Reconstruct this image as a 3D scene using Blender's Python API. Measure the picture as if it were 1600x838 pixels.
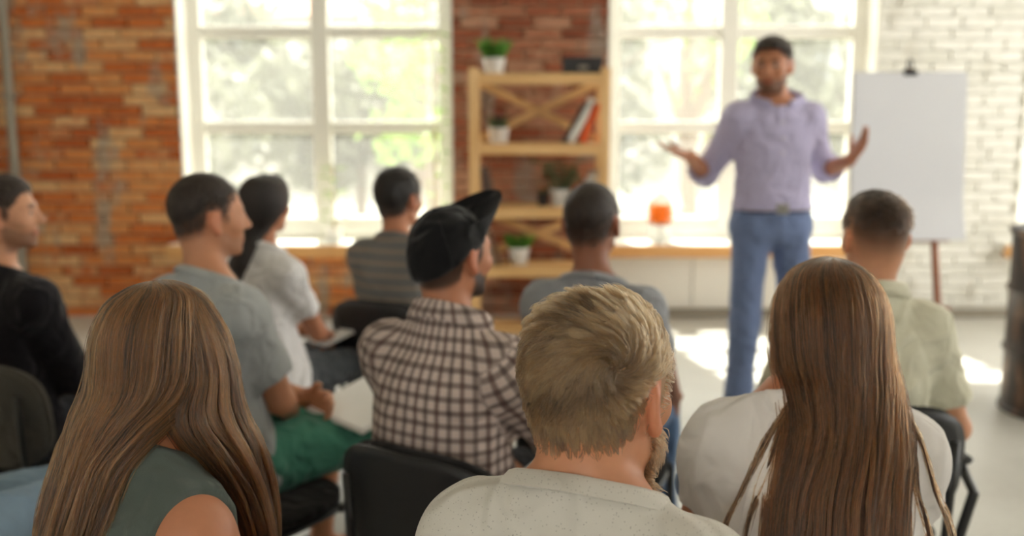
import bpy, math, random
import numpy as np
from mathutils import Vector, Matrix

# ------------------------------------------------------------------ scene reset, camera, world, lights, exposure
for o in list(bpy.data.objects):
    bpy.data.objects.remove(o, do_unlink=True)
SC = bpy.context.scene
COL = SC.collection

CAM_H, PITCH, FPX = 1.47, math.radians(9.03), 1555.0
cam_d = bpy.data.cameras.new('camera')
cam_d.sensor_fit = 'HORIZONTAL'
cam_d.sensor_width = 36.0
cam_d.lens = 36.0 * FPX / 1600.0
cam_d.clip_start = 0.05
cam_d.dof.use_dof = True
cam_d.dof.focus_distance = 1.25
cam_d.dof.aperture_fstop = 2.6
cam = bpy.data.objects.new('camera', cam_d)
COL.objects.link(cam)
cam.location = (0, 0, CAM_H)
cam.rotation_euler = (math.pi / 2 - PITCH, 0, 0)
SC.camera = cam

SC.view_settings.view_transform = 'Standard'
SC.view_settings.look = 'None'
SC.view_settings.gamma = 1.0
SC.view_settings.use_curve_mapping = False
SC.view_settings.exposure = 0.68

world = bpy.data.worlds.new('daylight')
SC.world = world
world.use_nodes = True
wbg = world.node_tree.nodes['Background']
wbg.inputs[0].default_value = (1.0, 0.985, 0.94, 1)     # bright hazy overcast sky
wbg.inputs[1].default_value = 4.0

def add_light(name, kind, loc, rot, energy, color, **kw):
    l = bpy.data.lights.new(name, kind)
    l.energy = energy
    l.color = color
    for k, v in kw.items():
        setattr(l, k, v)
    o = bpy.data.objects.new(name, l)
    COL.objects.link(o)
    o.location = loc
    o.rotation_euler = rot
    return o

# sun behind the far windows, high: lights the sills and the floor just inside them
add_light('sun', 'SUN', (0, 12, 9), (math.radians(-33), 0, math.radians(12)), 12.0, (1.0, 0.95, 0.86), angle=math.radians(1.0))
# ------------------------------------------------------------------ small helpers
rng = np.random.default_rng(7)

def at(u, v, Y):
    """world (X, Y, Z) of the point seen at pixel (u, v) at depth Y"""
    x = (u - 800.0) / FPX
    y = (v - 419.0) / FPX
    c, s = math.cos(PITCH), math.sin(PITCH)
    dy, dz = c - s * y, -s - c * y
    return np.array([x / dy * Y, Y, CAM_H + dz / dy * Y])

def link(name, data, parent=None, mat=None):
    o = bpy.data.objects.new(name, data)
    COL.objects.link(o)
    if parent is not None:
        o.parent = parent
    if mat is not None:
        data.materials.clear()
        data.materials.append(mat)
    return o

def tag(o, label=None, cat=None, group=None, kind=None):
    if label: o['label'] = label
    if cat: o['category'] = cat
    if group: o['group'] = group
    if kind: o['kind'] = kind
    return o

def empty(name, loc=(0, 0, 0), rz=0.0, label=None, cat=None, group=None, kind=None):
    o = bpy.data.objects.new(name, None)
    COL.objects.link(o)
    o.location = loc
    o.rotation_euler = (0, 0, rz)
    o.empty_display_size = 0.1
    return tag(o, label, cat, group, kind)

def mesh_np(name, V, Q, smooth=True, tris=None):
    """fast mesh from vertex array and quad array (plus optional triangles)"""
    me = bpy.data.meshes.new(name)
    V = np.asarray(V, np.float32)
    loops = [np.asarray(Q, np.int32).ravel()] if Q is not None and len(Q) else []
    nq = len(Q) if Q is not None else 0
    nt = 0
    if tris is not None and len(tris):
        nt = len(tris)
        loops.append(np.asarray(tris, np.int32).ravel())
    L = np.concatenate(loops)
    me.vertices.add(len(V)); me.vertices.foreach_set('co', V.ravel())
    me.loops.add(len(L)); me.loops.foreach_set('vertex_index', L)
    me.polygons.add(nq + nt)
    st = np.concatenate([np.arange(nq) * 4, nq * 4 + np.arange(nt) * 3]).astype(np.int32)
    me.polygons.foreach_set('loop_start', st)
    me.update(calc_edges=True)
    me.validate()
    if smooth:
        me.polygons.foreach_set('use_smooth', np.ones(nq + nt, dtype=bool))
    return me

class MB:
    """collects simple solids and links them as one mesh object"""
    def __init__(s):
        s.v, s.f, s.n = [], [], 0
    def add(s, V, F):
        s.v.extend([tuple(map(float, p)) for p in V])
        s.f.extend([tuple(int(i) + s.n for i in f) for f in F])
        s.n += len(V)
        return s
    def box(s, lo, hi, M=None, bev=0.0):
        x0, y0, z0 = lo; x1, y1, z1 = hi
        if bev > 0:
            b = bev
            V, F = bevel_box(x1 - x0, y1 - y0, z1 - z0, b)
            V = [(p[0] + (x0 + x1) / 2, p[1] + (y0 + y1) / 2, p[2] + (z0 + z1) / 2) for p in V]
        else:
            V = [(x0, y0, z0), (x1, y0, z0), (x1, y1, z0), (x0, y1, z0), (x0, y0, z1), (x1, y0, z1), (x1, y1, z1), (x0, y1, z1)]
            F = [(0, 3, 2, 1), (4, 5, 6, 7), (0, 1, 5, 4), (1, 2, 6, 5), (2, 3, 7, 6), (3, 0, 4, 7)]
        if M is not None:
            V = [tuple(M @ Vector(p)) for p in V]
        return s.add(V, F)
    def tube(s, pts, r, seg=10, closed=False, cap=True, squash=1.0):
        pts = [Vector(p) for p in pts]
        n = len(pts)
        rr = r if hasattr(r, '__len__') else [r] * n
        V, F = [], []
        t = (pts[1] - pts[0]).normalized()
        up = Vector((0, 0, 1)) if abs(t.z) < 0.9 else Vector((0, 1, 0))
        nx = t.cross(up).normalized()
        for i in range(n):
            if closed:
                t = (pts[(i + 1) % n] - pts[i - 1]).normalized()
            else:
                t = (pts[min(i + 1, n - 1)] - pts[max(i - 1, 0)]).normalized()
            nx = (nx - t * nx.dot(t)).normalized()
            ny = t.cross(nx)
            for k in range(seg):
                a = 2 * math.pi * k / seg
                V.append(pts[i] + nx * (math.cos(a) * rr[i]) + ny * (math.sin(a) * rr[i] * squash))
        for i in range(n if closed else n - 1):
            j = (i + 1) % n
            for k in range(seg):
                l = (k + 1) % seg
                F.append((i * seg + k, i * seg + l, j * seg + l, j * seg + k))
        if cap and not closed:
            F.append(tuple(reversed(range(seg))))
            F.append(tuple((n - 1) * seg + k for k in range(seg)))
        return s.add(V, F)
    def lathe(s, prof, c=(0, 0, 0), seg=24, close=True):
        V, F = [], []
        for r, z in prof:
            for k in range(seg):
                a = 2 * math.pi * k / seg
                V.append((c[0] + r * math.cos(a), c[1] + r * math.sin(a), c[2] + z))
        for i in range(len(prof) - 1):
            for k in range(seg):
                l = (k + 1) % seg
                F.append((i * seg + k, i * seg + l, (i + 1) * seg + l, (i + 1) * seg + k))
        if close:
            F.append(tuple(reversed(range(seg))))
            F.append(tuple((len(prof) - 1) * seg + k for k in range(seg)))
        return s.add(V, F)
    def mesh(s, name, smooth=False):
        me = bpy.data.meshes.new(name)
        me.from_pydata(s.v, [], s.f)
        me.update()
        if smooth:
            me.polygons.foreach_set('use_smooth', np.ones(len(me.polygons), dtype=bool))
        return me
    def build(s, name, mat, parent=None, smooth=False):
        me = s.mesh(name, smooth)
        if smooth:
            try:
                me.set_sharp_from_angle(angle=math.radians(45))
            except Exception:
                pass
        return link(name, me, parent, mat)

def bevel_box(w, d, h, b):
    """24-vertex box with chamfered edges, centred on the origin"""
    V, idx = [], {}
    for sx in (-1, 1):
        for sy in (-1, 1):
            for sz in (-1, 1):
                for ax in range(3):
                    p = [sx * w / 2, sy * d / 2, sz * h / 2]
                    for k in range(3):
                        if k != ax:
                            p[k] -= (sx, sy, sz)[k] * b
                    idx[(sx, sy, sz, ax)] = len(V)
                    V.append(tuple(p))
    F = []
    for ax in range(3):
        o = [k for k in range(3) if k != ax]
        for s in (-1, 1):
            q = []
            for a, bb in ((-1, -1), (1, -1), (1, 1), (-1, 1)):
                sg = [0, 0, 0]; sg[ax] = s; sg[o[0]] = a; sg[o[1]] = bb
                q.append(idx[(*sg, ax)])
            F.append(q)
    for e in range(3):                       # edge chamfers
        o = [k for k in range(3) if k != e]
        for a in (-1, 1):
            for bb in (-1, 1):
                q = []
                for se, ax in ((-1, o[0]), (1, o[0]), (1, o[1]), (-1, o[1])):
                    sg = [0, 0, 0]; sg[e] = se; sg[o[0]] = a; sg[o[1]] = bb
                    q.append(idx[(*sg, ax)])
                F.append(q)
    for sx in (-1, 1):
        for sy in (-1, 1):
            for sz in (-1, 1):
                F.append([idx[(sx, sy, sz, k)] for k in range(3)])
    # outward winding
    out = []
    for f in F:
        P = [Vector(V[i]) for i in f]
        n = (P[1] - P[0]).cross(P[2] - P[0])
        c = sum(P, Vector()) / len(P)
        out.append(tuple(f) if n.dot(c) > 0 else tuple(reversed(f)))
    return V, out

# ------------------------------------------------------------------ materials
def srgb(r, g, b):
    def f(c):
        c /= 255.0
        return c / 12.92 if c <= 0.04045 else ((c + 0.055) / 1.055) ** 2.4
    return (f(r), f(g), f(b), 1.0)

def new_mat(name):
    m = bpy.data.materials.new(name)
    m.use_nodes = True
    nt = m.node_tree
    b = nt.nodes['Principled BSDF']
    return m, nt, b

def N(nt, typ, **kw):
    n = nt.nodes.new(typ)
    for k, v in kw.items():
        if k.startswith('i_'):
            key = k[2:]
            n.inputs[int(key) if key.isdigit() else key].default_value = v
        else:
            setattr(n, k, v)
    return n

def math_n(nt, op, a, b=None):
    n = nt.nodes.new('ShaderNodeMath'); n.operation = op
    for i, x in enumerate((a, b)):
        if x is None: continue
        if isinstance(x, (int, float)): n.inputs[i].default_value = x
        else: nt.links.new(x, n.inputs[i])
    return n.outputs[0]

def mix_n(nt, fac, a, b, mode='MIX'):
    n = nt.nodes.new('ShaderNodeMix'); n.data_type = 'RGBA'; n.blend_type = mode
    for sock, x in ((n.inputs[0], fac), (n.inputs[6], a), (n.inputs[7], b)):
        if isinstance(x, (int, float)): sock.default_value = x
        elif isinstance(x, tuple): sock.default_value = x
        else: nt.links.new(x, sock)
    return n.outputs[2]

def ramp_n(nt, fac, stops):
    n = nt.nodes.new('ShaderNodeValToRGB')
    el = n.color_ramp.elements
    while len(el) < len(stops): el.new(0.5)
    for e, (p, c) in zip(el, stops):
        e.position = p; e.color = c
    nt.links.new(fac, n.inputs[0])
    return n.outputs[0]

def noise_n(nt, vec, scale, detail=3.0, rough=0.55):
    n = nt.nodes.new('ShaderNodeTexNoise')
    n.inputs['Scale'].default_value = scale
    n.inputs['Detail'].default_value = detail
    n.inputs['Roughness'].default_value = rough
    if vec is not None: nt.links.new(vec, n.inputs['Vector'])
    return n.outputs[0]

def bump_n(nt, b, height, strength, dist=0.002):
    n = nt.nodes.new('ShaderNodeBump')
    n.inputs['Strength'].default_value = strength
    n.inputs['Distance'].default_value = dist
    nt.links.new(height, n.inputs['Height'])
    nt.links.new(n.outputs[0], b.inputs['Normal'])

def mat(name, col, rough=0.6, var=0.12, vscale=12.0, bump=0.0, bscale=150.0, bdist=0.002, metal=0.0, spec=0.5, sheen=0.0, coat=0.0):
    m, nt, b = new_mat(name)
    tc = N(nt, 'ShaderNodeTexCoord').outputs['Object']
    if var > 0:
        n = noise_n(nt, tc, vscale)
        k = math_n(nt, 'MULTIPLY_ADD', n, var * 2)
        nt.nodes[-1].inputs[2].default_value = 1 - var
        c = mix_n(nt, 1.0, col, k, 'MULTIPLY')
        nt.links.new(c, b.inputs['Base Color'])
    else:
        b.inputs['Base Color'].default_value = col
    b.inputs['Roughness'].default_value = rough
    b.inputs['Metallic'].default_value = metal
    b.inputs['Specular IOR Level'].default_value = spec
    b.inputs['Sheen Weight'].default_value = sheen
    b.inputs['Coat Weight'].default_value = coat
    if bump > 0:
        bump_n(nt, b, noise_n(nt, tc, bscale), bump, bdist)
    return m

def wood_mat(name, c1, c2, rough=0.5, axis=0, spec=0.4):
    m, nt, b = new_mat(name)
    tc = N(nt, 'ShaderNodeTexCoord').outputs['Object']
    mp = N(nt, 'ShaderNodeMapping')
    sc = [22.0, 22.0, 22.0]; sc[axis] = 1.6
    mp.inputs['Scale'].default_value = sc
    nt.links.new(tc, mp.inputs['Vector'])
    n = noise_n(nt, mp.outputs[0], 1.6, 5.0, 0.6)
    c = ramp_n(nt, n, [(0.3, c1), (0.7, c2)])
    nt.links.new(c, b.inputs['Base Color'])
    b.inputs['Roughness'].default_value = rough
    b.inputs['Specular IOR Level'].default_value = spec
    bump_n(nt, b, n, 0.15, 0.002)
    return m

def cloth_bump(nt, b, tc, h, bump, crumple=0.8):
    """broad crumples under the fine weave"""
    w = N(nt, 'ShaderNodeTexNoise'); w.inputs['Scale'].default_value = 13.0; w.inputs['Detail'].default_value = 1.2; w.inputs['Distortion'].default_value = 0.9
    nt.links.new(tc, w.inputs['Vector'])
    b1 = N(nt, 'ShaderNodeBump'); b1.inputs['Strength'].default_value = crumple; b1.inputs['Distance'].default_value = 0.03
    nt.links.new(w.outputs[0], b1.inputs['Height'])
    b2 = N(nt, 'ShaderNodeBump'); b2.inputs['Strength'].default_value = bump; b2.inputs['Distance'].default_value = 0.001
    nt.links.new(h, b2.inputs['Height']); nt.links.new(b1.outputs[0], b2.inputs['Normal'])
    nt.links.new(b2.outputs[0], b.inputs['Normal'])

def cloth_mat(name, col, var=0.10, specks=None, weave=900.0, sheen=0.15, rough=0.9, bump=0.25):
    m, nt, b = new_mat(name)
    tc = N(nt, 'ShaderNodeTexCoord').outputs['Object']
    n = noise_n(nt, tc, 9.0, 4.0)
    k = math_n(nt, 'MULTIPLY_ADD', n, var * 2)
    nt.nodes[-1].inputs[2].default_value = 1 - var
    c = mix_n(nt, 1.0, col, k, 'MULTIPLY')
    if specks:
        v = N(nt, 'ShaderNodeTexVoronoi'); v.inputs['Scale'].default_value = 400.0
        v.inputs['Randomness'].default_value = 1.0
        nt.links.new(tc, v.inputs['Vector'])
        d = math_n(nt, 'LESS_THAN', v.outputs['Distance'], 0.26)
        pick = N(nt, 'ShaderNodeSeparateColor')
        nt.links.new(v.outputs['Color'], pick.inputs[0])
        p = math_n(nt, 'LESS_THAN', pick.outputs[0], 0.22)
        f = math_n(nt, 'MULTIPLY', d, p)
        f = math_n(nt, 'MULTIPLY', f, 0.6)
        c = mix_n(nt, f, c, specks)
    nt.links.new(c, b.inputs['Base Color'])
    b.inputs['Roughness'].default_value = rough
    b.inputs['Specular IOR Level'].default_value = 0.15
    b.inputs['Sheen Weight'].default_value = sheen
    h = noise_n(nt, tc, weave, 2.0)
    cloth_bump(nt, b, tc, h, bump)
    return m

def stripe(nt, x, period, width, phase=0.0, soft=0.12):
    """soft-edged stripes along a coordinate: 1 on the stripe"""
    f = math_n(nt, 'DIVIDE', x, period)
    f = math_n(nt, 'ADD', f, phase)
    f = math_n(nt, 'FRACT', f)
    f = math_n(nt, 'SUBTRACT', f, 0.5)
    f = math_n(nt, 'ABSOLUTE', f)
    n = N(nt, 'ShaderNodeMapRange')
    n.inputs['From Min'].default_value = width / 2 + soft / 2
    n.inputs['From Max'].default_value = width / 2 - soft / 2
    nt.links.new(f, n.inputs['Value'])
    return n.outputs[0]

def attr_sep(nt, name):
    a = N(nt, 'ShaderNodeAttribute', attribute_name=name)
    s = N(nt, 'ShaderNodeSeparateXYZ')
    nt.links.new(a.outputs['Vector'], s.inputs[0])
    return s.outputs

def plaid_mat(name, base, dark, period):
    m, nt, b = new_mat(name)
    s = attr_sep(nt, 'cloth_uv')
    a1 = stripe(nt, s[0], period, 0.40)
    a2 = stripe(nt, s[1], period, 0.40)
    c = mix_n(nt, math_n(nt, 'MULTIPLY', a1, 0.62), base, dark)
    c = mix_n(nt, math_n(nt, 'MULTIPLY', a2, 0.62), c, dark)
    l1 = stripe(nt, s[0], period * 2, 0.10, 0.25)
    c = mix_n(nt, math_n(nt, 'MULTIPLY', l1, 0.35), c, srgb(120, 80, 70))
    nt.links.new(c, b.inputs['Base Color'])
    b.inputs['Roughness'].default_value = 0.9
    b.inputs['Specular IOR Level'].default_value = 0.15
    tc = N(nt, 'ShaderNodeTexCoord').outputs['Object']
    cloth_bump(nt, b, tc, noise_n(nt, tc, 700.0, 2.0), 0.2)
    return m

def skin_mat(name, rough=0.5):
    m, nt, b = new_mat(name)
    a = N(nt, 'ShaderNodeAttribute', attribute_name='Col')
    tc = N(nt, 'ShaderNodeTexCoord').outputs['Object']
    n = noise_n(nt, tc, 40.0, 4.0)
    k = math_n(nt, 'MULTIPLY_ADD', n, 0.24)
    nt.nodes[-1].inputs[2].default_value = 0.88
    c = mix_n(nt, 1.0, a.outputs['Color'], k, 'MULTIPLY')
    nt.links.new(c, b.inputs['Base Color'])
    b.inputs['Roughness'].default_value = rough
    b.inputs['Specular IOR Level'].default_value = 0.35
    b.inputs['Subsurface Weight'].default_value = 0.12
    b.inputs['Subsurface Radius'].default_value = (0.012, 0.004, 0.002)
    b.inputs['Subsurface Scale'].default_value = 1.0
    bump_n(nt, b, noise_n(nt, tc, 600.0, 2.0), 0.12, 0.0008)
    return m

def strand_mat(name, rough=0.32, coat=0.0, rr=0.4):
    m = bpy.data.materials.new(name)
    m.use_nodes = True
    nt = m.node_tree
    nt.nodes.remove(nt.nodes['Principled BSDF'])
    h = N(nt, 'ShaderNodeBsdfHairPrincipled')
    h.parametrization = 'COLOR'
    h.inputs['Roughness'].default_value = rough
    h.inputs['Radial Roughness'].default_value = rr
    a = N(nt, 'ShaderNodeAttribute', attribute_name='scol')
    nt.links.new(a.outputs['Color'], h.inputs['Color'])
    nt.links.new(h.outputs[0], nt.nodes['Material Output'].inputs[0])
    return m

def haircap_mat(name, c1, c2, rough=0.55, scale=(160, 160, 30)):
    """solid hair mass: fine streaks along the strands"""
    m, nt, b = new_mat(name)
    tc = N(nt, 'ShaderNodeTexCoord').outputs['Object']
    mp = N(nt, 'ShaderNodeMapping')
    mp.inputs['Scale'].default_value = scale
    nt.links.new(tc, mp.inputs['Vector'])
    n = noise_n(nt, mp.outputs[0], 1.0, 4.0, 0.65)
    c = ramp_n(nt, n, [(0.3, c1), (0.72, c2)])
    nt.links.new(c, b.inputs['Base Color'])
    b.inputs['Roughness'].default_value = rough
    b.inputs['Specular IOR Level'].default_value = 0.4
    bump_n(nt, b, n, 0.8, 0.004)
    return m

# ------------------------------------------------------------------ smooth solids: distance fields turned into meshes
def vnorm(v):
    v = np.asarray(v, float)
    return v / (np.linalg.norm(v) + 1e-12)

class Field:
    def __init__(s, lo, hi, h):
        s.lo = np.asarray(lo, float); s.h = h
        s.n = np.ceil((np.asarray(hi, float) - s.lo) / h).astype(int) + 1
        s.F = np.full(s.n, 1.0, np.float32)
        s.ax = [(s.lo[i] + h * np.arange(s.n[i])).astype(np.float32) for i in range(3)]
    def sub(s, lo, hi):
        a = np.clip(np.floor((np.asarray(lo) - s.lo) / s.h).astype(int), 0, s.n)
        b = np.clip(np.ceil((np.asarray(hi) - s.lo) / s.h).astype(int) + 1, 0, s.n)
        sl = tuple(slice(a[i], b[i]) for i in range(3))
        X = s.ax[0][sl[0]][:, None, None]; Y = s.ax[1][sl[1]][None, :, None]; Z = s.ax[2][sl[2]][None, None, :]
        return sl, X, Y, Z
    def put(s, fn, lo, hi, k=0.0, op='add'):
        m = k + 3 * s.h
        sl, X, Y, Z = s.sub(np.asarray(lo) - m, np.asarray(hi) + m)
        if 0 in s.F[sl].shape: return
        d = fn(X, Y, Z)
        A = s.F[sl]
        if op == 'add':
            r = np.minimum(A, d)
            if k > 0:
                hh = np.maximum(k - np.abs(A - d), 0) / k
                r = r - hh * hh * k * 0.25
        else:                                   # carve
            d = -d
            r = np.maximum(A, d)
            if k > 0:
                hh = np.maximum(k - np.abs(A - d), 0) / k
                r = r + hh * hh * k * 0.25
        s.F[sl] = r
    def cap(s, a, b, ra, rb, k=0.0, op='add', flat=None):
        a = np.asarray(a, float); b = np.asarray(b, float)
        r = max(ra, rb)
        s.put(lambda X, Y, Z: d_cap(X, Y, Z, a, b, ra, rb, flat), np.minimum(a, b) - r, np.maximum(a, b) + r, k, op)
    def ell(s, c, r, R=None, k=0.0, op='add'):
        c = np.asarray(c, float); r = np.asarray(r, float); m = r.max()
        s.put(lambda X, Y, Z: d_ell(X, Y, Z, c, r, R), c - m, c + m, k, op)
    def box(s, c, half, R, rnd, k=0.0, op='add'):
        c = np.asarray(c, float); half = np.asarray(half, float); m = np.linalg.norm(half)
        s.put(lambda X, Y, Z: d_box(X, Y, Z, c, half, R, rnd), c - m, c + m, k, op)
    def clip(s, fn):
        """intersect the whole field with fn<0"""
        X = s.ax[0][:, None, None]; Y = s.ax[1][None, :, None]; Z = s.ax[2][None, None, :]
        s.F = np.maximum(s.F, fn(X, Y, Z).astype(np.float32))
    def displace(s, fn, band=0.05):
        idx = np.nonzero(np.abs(s.F) < band)
        P = np.stack([s.ax[i][idx[i]] for i in range(3)], -1)
        s.F[idx] += fn(P).astype(np.float32)
    def sample(s, P):
        g = (np.asarray(P, float) - s.lo) / s.h
        i = np.clip(np.floor(g).astype(int), 0, s.n - 2); t = g - i
        r = 0
        for dx in (0, 1):
            for dy in (0, 1):
                for dz in (0, 1):
                    w = (t[:, 0] if dx else 1 - t[:, 0]) * (t[:, 1] if dy else 1 - t[:, 1]) * (t[:, 2] if dz else 1 - t[:, 2])
                    r = r + w * s.F[i[:, 0] + dx, i[:, 1] + dy, i[:, 2] + dz]
        return r
    def surface(s):
        return surface_nets(s.F, s.lo, s.h)

def d_cap(X, Y, Z, a, b, ra, rb, flat=None):
    ba = b - a
    px, py, pz = X - a[0], Y - a[1], Z - a[2]
    t0 = (px * ba[0] + py * ba[1] + pz * ba[2]) / max(ba @ ba, 1e-9)
    t = np.clip(t0, 0, 1)
    d = np.sqrt((px - t * ba[0]) ** 2 + (py - t * ba[1]) ** 2 + (pz - t * ba[2]) ** 2) - (ra + (rb - ra) * t)
    if flat is not None:                        # cut square at the far end
        d = np.maximum(d, (t0 - flat) * math.sqrt(ba @ ba))
    return d

def _loc(X, Y, Z, c, R):
    x, y, z = X - c[0], Y - c[1], Z - c[2]
    if R is None: return x, y, z
    return (x * R[0][0] + y * R[1][0] + z * R[2][0], x * R[0][1] + y * R[1][1] + z * R[2][1], x * R[0][2] + y * R[1][2] + z * R[2][2])

def d_ell(X, Y, Z, c, r, R=None):
    x, y, z = _loc(X, Y, Z, c, R)
    k0 = np.sqrt((x / r[0]) ** 2 + (y / r[1]) ** 2 + (z / r[2]) ** 2)
    k1 = np.sqrt((x / r[0] ** 2) ** 2 + (y / r[1] ** 2) ** 2 + (z / r[2] ** 2) ** 2) + 1e-6
    return k0 * (k0 - 1) / k1

def d_box(X, Y, Z, c, half, R, rnd):
    x, y, z = _loc(X, Y, Z, c, R)
    qx, qy, qz = np.abs(x) - half[0] + rnd, np.abs(y) - half[1] + rnd, np.abs(z) - half[2] + rnd
    return np.sqrt(np.maximum(qx, 0) ** 2 + np.maximum(qy, 0) ** 2 + np.maximum(qz, 0) ** 2) + np.minimum(np.maximum(qx, np.maximum(qy, qz)), 0) - rnd

_CORN = np.array([(i, j, k) for i in (0, 1) for j in (0, 1) for k in (0, 1)])
_EDGE = [(0, 4), (1, 5), (2, 6), (3, 7), (0, 2), (1, 3), (4, 6), (5, 7), (0, 1), (2, 3), (4, 5), (6, 7)]

def surface_nets(F, lo, h):
    S = F < 0
    S[0] = S[-1] = False; S[:, 0] = S[:, -1] = False; S[:, :, 0] = S[:, :, -1] = False
    F = np.where(S, F, np.maximum(F, 1e-5))
    c = np.zeros(np.array(F.shape) - 1, np.int8)
    for i, j, k in _CORN:
        c += S[i:i + c.shape[0], j:j + c.shape[1], k:k + c.shape[2]]
    ids = np.argwhere((c > 0) & (c < 8))
    idx = np.full(c.shape, -1, np.int32)
    idx[ids[:, 0], ids[:, 1], ids[:, 2]] = np.arange(len(ids))
    f = np.stack([F[ids[:, 0] + i, ids[:, 1] + j, ids[:, 2] + k] for i, j, k in _CORN], 1)
    acc = np.zeros((len(ids), 3)); cnt = np.zeros(len(ids))
    for a, b in _EDGE:
        m = (f[:, a] < 0) != (f[:, b] < 0)
        t = f[m, a] / (f[m, a] - f[m, b])
        acc[m] += _CORN[a] + t[:, None] * (_CORN[b] - _CORN[a])
        cnt[m] += 1
    V = lo + (ids + acc / cnt[:, None]) * h
    Q = []
    for ax in range(3):
        sa = [slice(None)] * 3; sb = [slice(None)] * 3
        sa[ax] = slice(0, -1); sb[ax] = slice(1, None)
        A, B = S[tuple(sa)], S[tuple(sb)]
        e = np.argwhere(A != B)
        o = [k for k in range(3) if k != ax]
        e = e[(e[:, o[0]] > 0) & (e[:, o[1]] > 0) & (e[:, o[0]] < c.shape[o[0]]) & (e[:, o[1]] < c.shape[o[1]])]
        inside = A[e[:, 0], e[:, 1], e[:, 2]]
        q = []
        for d0, d1 in ((1, 1), (0, 1), (0, 0), (1, 0)):
            p = e.copy(); p[:, o[0]] -= d0; p[:, o[1]] -= d1
            q.append(idx[p[:, 0], p[:, 1], p[:, 2]])
        q = np.stack(q, 1)
        flip = inside if ax != 1 else ~inside
        q[~flip] = q[~flip][:, ::-1]
        Q.append(q)
    Q = np.concatenate(Q)
    return V, Q

def relax(V, Q, n=1, w=0.5):
    """light smoothing of the net"""
    E = np.concatenate([Q[:, [0, 1]], Q[:, [1, 2]], Q[:, [2, 3]], Q[:, [3, 0]]])
    cnt = np.bincount(E[:, 0], minlength=len(V)) + np.bincount(E[:, 1], minlength=len(V))
    for _ in range(n):
        A = np.zeros_like(V)
        for i in range(3):
            A[:, i] = np.bincount(E[:, 0], V[E[:, 1], i], len(V)) + np.bincount(E[:, 1], V[E[:, 0], i], len(V))
        A /= np.maximum(cnt, 1)[:, None]
        V = V * (1 - w) + A * w
    return V

def vnoise(P, scale, seed, octaves=2):
    """cheap smooth pseudo-noise, about -1..1"""
    r = np.random.default_rng(seed)
    out = np.zeros(len(P)); amp = 1.0
    for o in range(octaves):
        for _ in range(4):
            k = r.normal(size=3); k = k / np.linalg.norm(k) * scale * r.uniform(0.7, 1.4)
            w = r.normal(size=3); w = w / np.linalg.norm(w) * scale * 0.6
            out += amp * 0.35 * np.sin(P @ k + r.uniform(0, 6.28) + 1.3 * np.sin(P @ w + r.uniform(0, 6.28)))
        amp *= 0.5; scale *= 2.1
    return out

def folds(P, seed, amp=0.004, scale=22.0):
    """cloth: broad swells plus a few sharp-crested creases"""
    a = vnoise(P, scale, seed, 2)
    b = vnoise(P * np.array([1, 1, 0.55]), scale * 1.3, seed + 5, 1)
    crease = np.exp(-(b / 0.16) ** 2)
    d = vnoise(P * np.array([1, .6, .9]), scale * .55, seed + 9, 1)
    return amp * (0.6 * a - 0.9 * crease + .5 * d)

def set_vattr(me, name, arr, typ='FLOAT_COLOR'):
    at_ = me.attributes.new(name, typ, 'POINT')
    if typ == 'FLOAT_COLOR':
        at_.data.foreach_set('color', np.asarray(arr, np.float32).ravel())
    else:
        at_.data.foreach_set('vector', np.asarray(arr, np.float32).ravel())

def strands(name, P, radius, col, material, parent, taper=0.35):
    """P: (n, m, 3) hair curves with a colour per strand"""
    n, m, _ = P.shape
    cu = bpy.data.hair_curves.new(name)
    cu.add_curves([m] * n)
    cu.attributes['position'].data.foreach_set('vector', np.ascontiguousarray(P, np.float32).ravel())
    ra = cu.attributes.get('radius') or cu.attributes.new('radius', 'FLOAT', 'POINT')
    prof = np.ones(m); prof[-max(2, m // 3):] = np.linspace(1, taper, max(2, m // 3))
    rad = (np.asarray(radius).reshape(-1, 1) * np.ones((n, 1))) * prof[None]
    ra.data.foreach_set('value', rad.astype(np.float32).ravel())
    ca = cu.attributes.new('scol', 'FLOAT_COLOR', 'CURVE')
    c4 = np.ones((n, 4), np.float32); c4[:, :3] = col
    ca.data.foreach_set('color', c4.ravel())
    return link(name, cu, parent, material)

def catmull(P, t):
    """P (k, ...), t in 0..1 -> values"""
    P = np.asarray(P, float); k = len(P)
    x = np.clip(t, 0, 1) * (k - 1)
    i = np.minimum(x.astype(int), k - 2); f = x - i
    f = f.reshape(f.shape + (1,) * (P.ndim - 1))
    p0, p1, p2, p3 = P[np.maximum(i - 1, 0)], P[i], P[i + 1], P[np.minimum(i + 2, k - 1)]
    return 0.5 * (2 * p1 + (p2 - p0) * f + (2 * p0 - 5 * p1 + 4 * p2 - p3) * f ** 2 + (3 * p1 - p0 - 3 * p2 + p3) * f ** 3)

# ------------------------------------------------------------------ people
def rot_zx(yaw, pitch=0.0, roll=0.0):
    """head turn: yaw clockwise (to the person's right) seen from above, pitch up, roll to the right; columns are the axes"""
    cy, sy = math.cos(-yaw), math.sin(-yaw)
    cp, sp = math.cos(pitch), math.sin(pitch)
    cr, sr = math.cos(roll), math.sin(roll)
    Rz = np.array([[cy, -sy, 0], [sy, cy, 0], [0, 0, 1]])
    Rx = np.array([[1, 0, 0], [0, cp, -sp], [0, sp, cp]])
    Ry = np.array([[cr, 0, sr], [0, 1, 0], [-sr, 0, cr]])
    return Rz @ Rx @ Ry

def ik(a, t, l1, l2, pole):
    a = np.asarray(a, float); t = np.asarray(t, float)
    d = t - a; L = np.linalg.norm(d); L2 = min(L, (l1 + l2) * 0.998)
    u = d / L
    x = (l1 * l1 - l2 * l2 + L2 * L2) / (2 * L2)
    y = math.sqrt(max(l1 * l1 - x * x, 0))
    p = np.asarray(pole, float); p = vnorm(p - u * (p @ u))
    return a + u * x + p * y, a + u * L2

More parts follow.
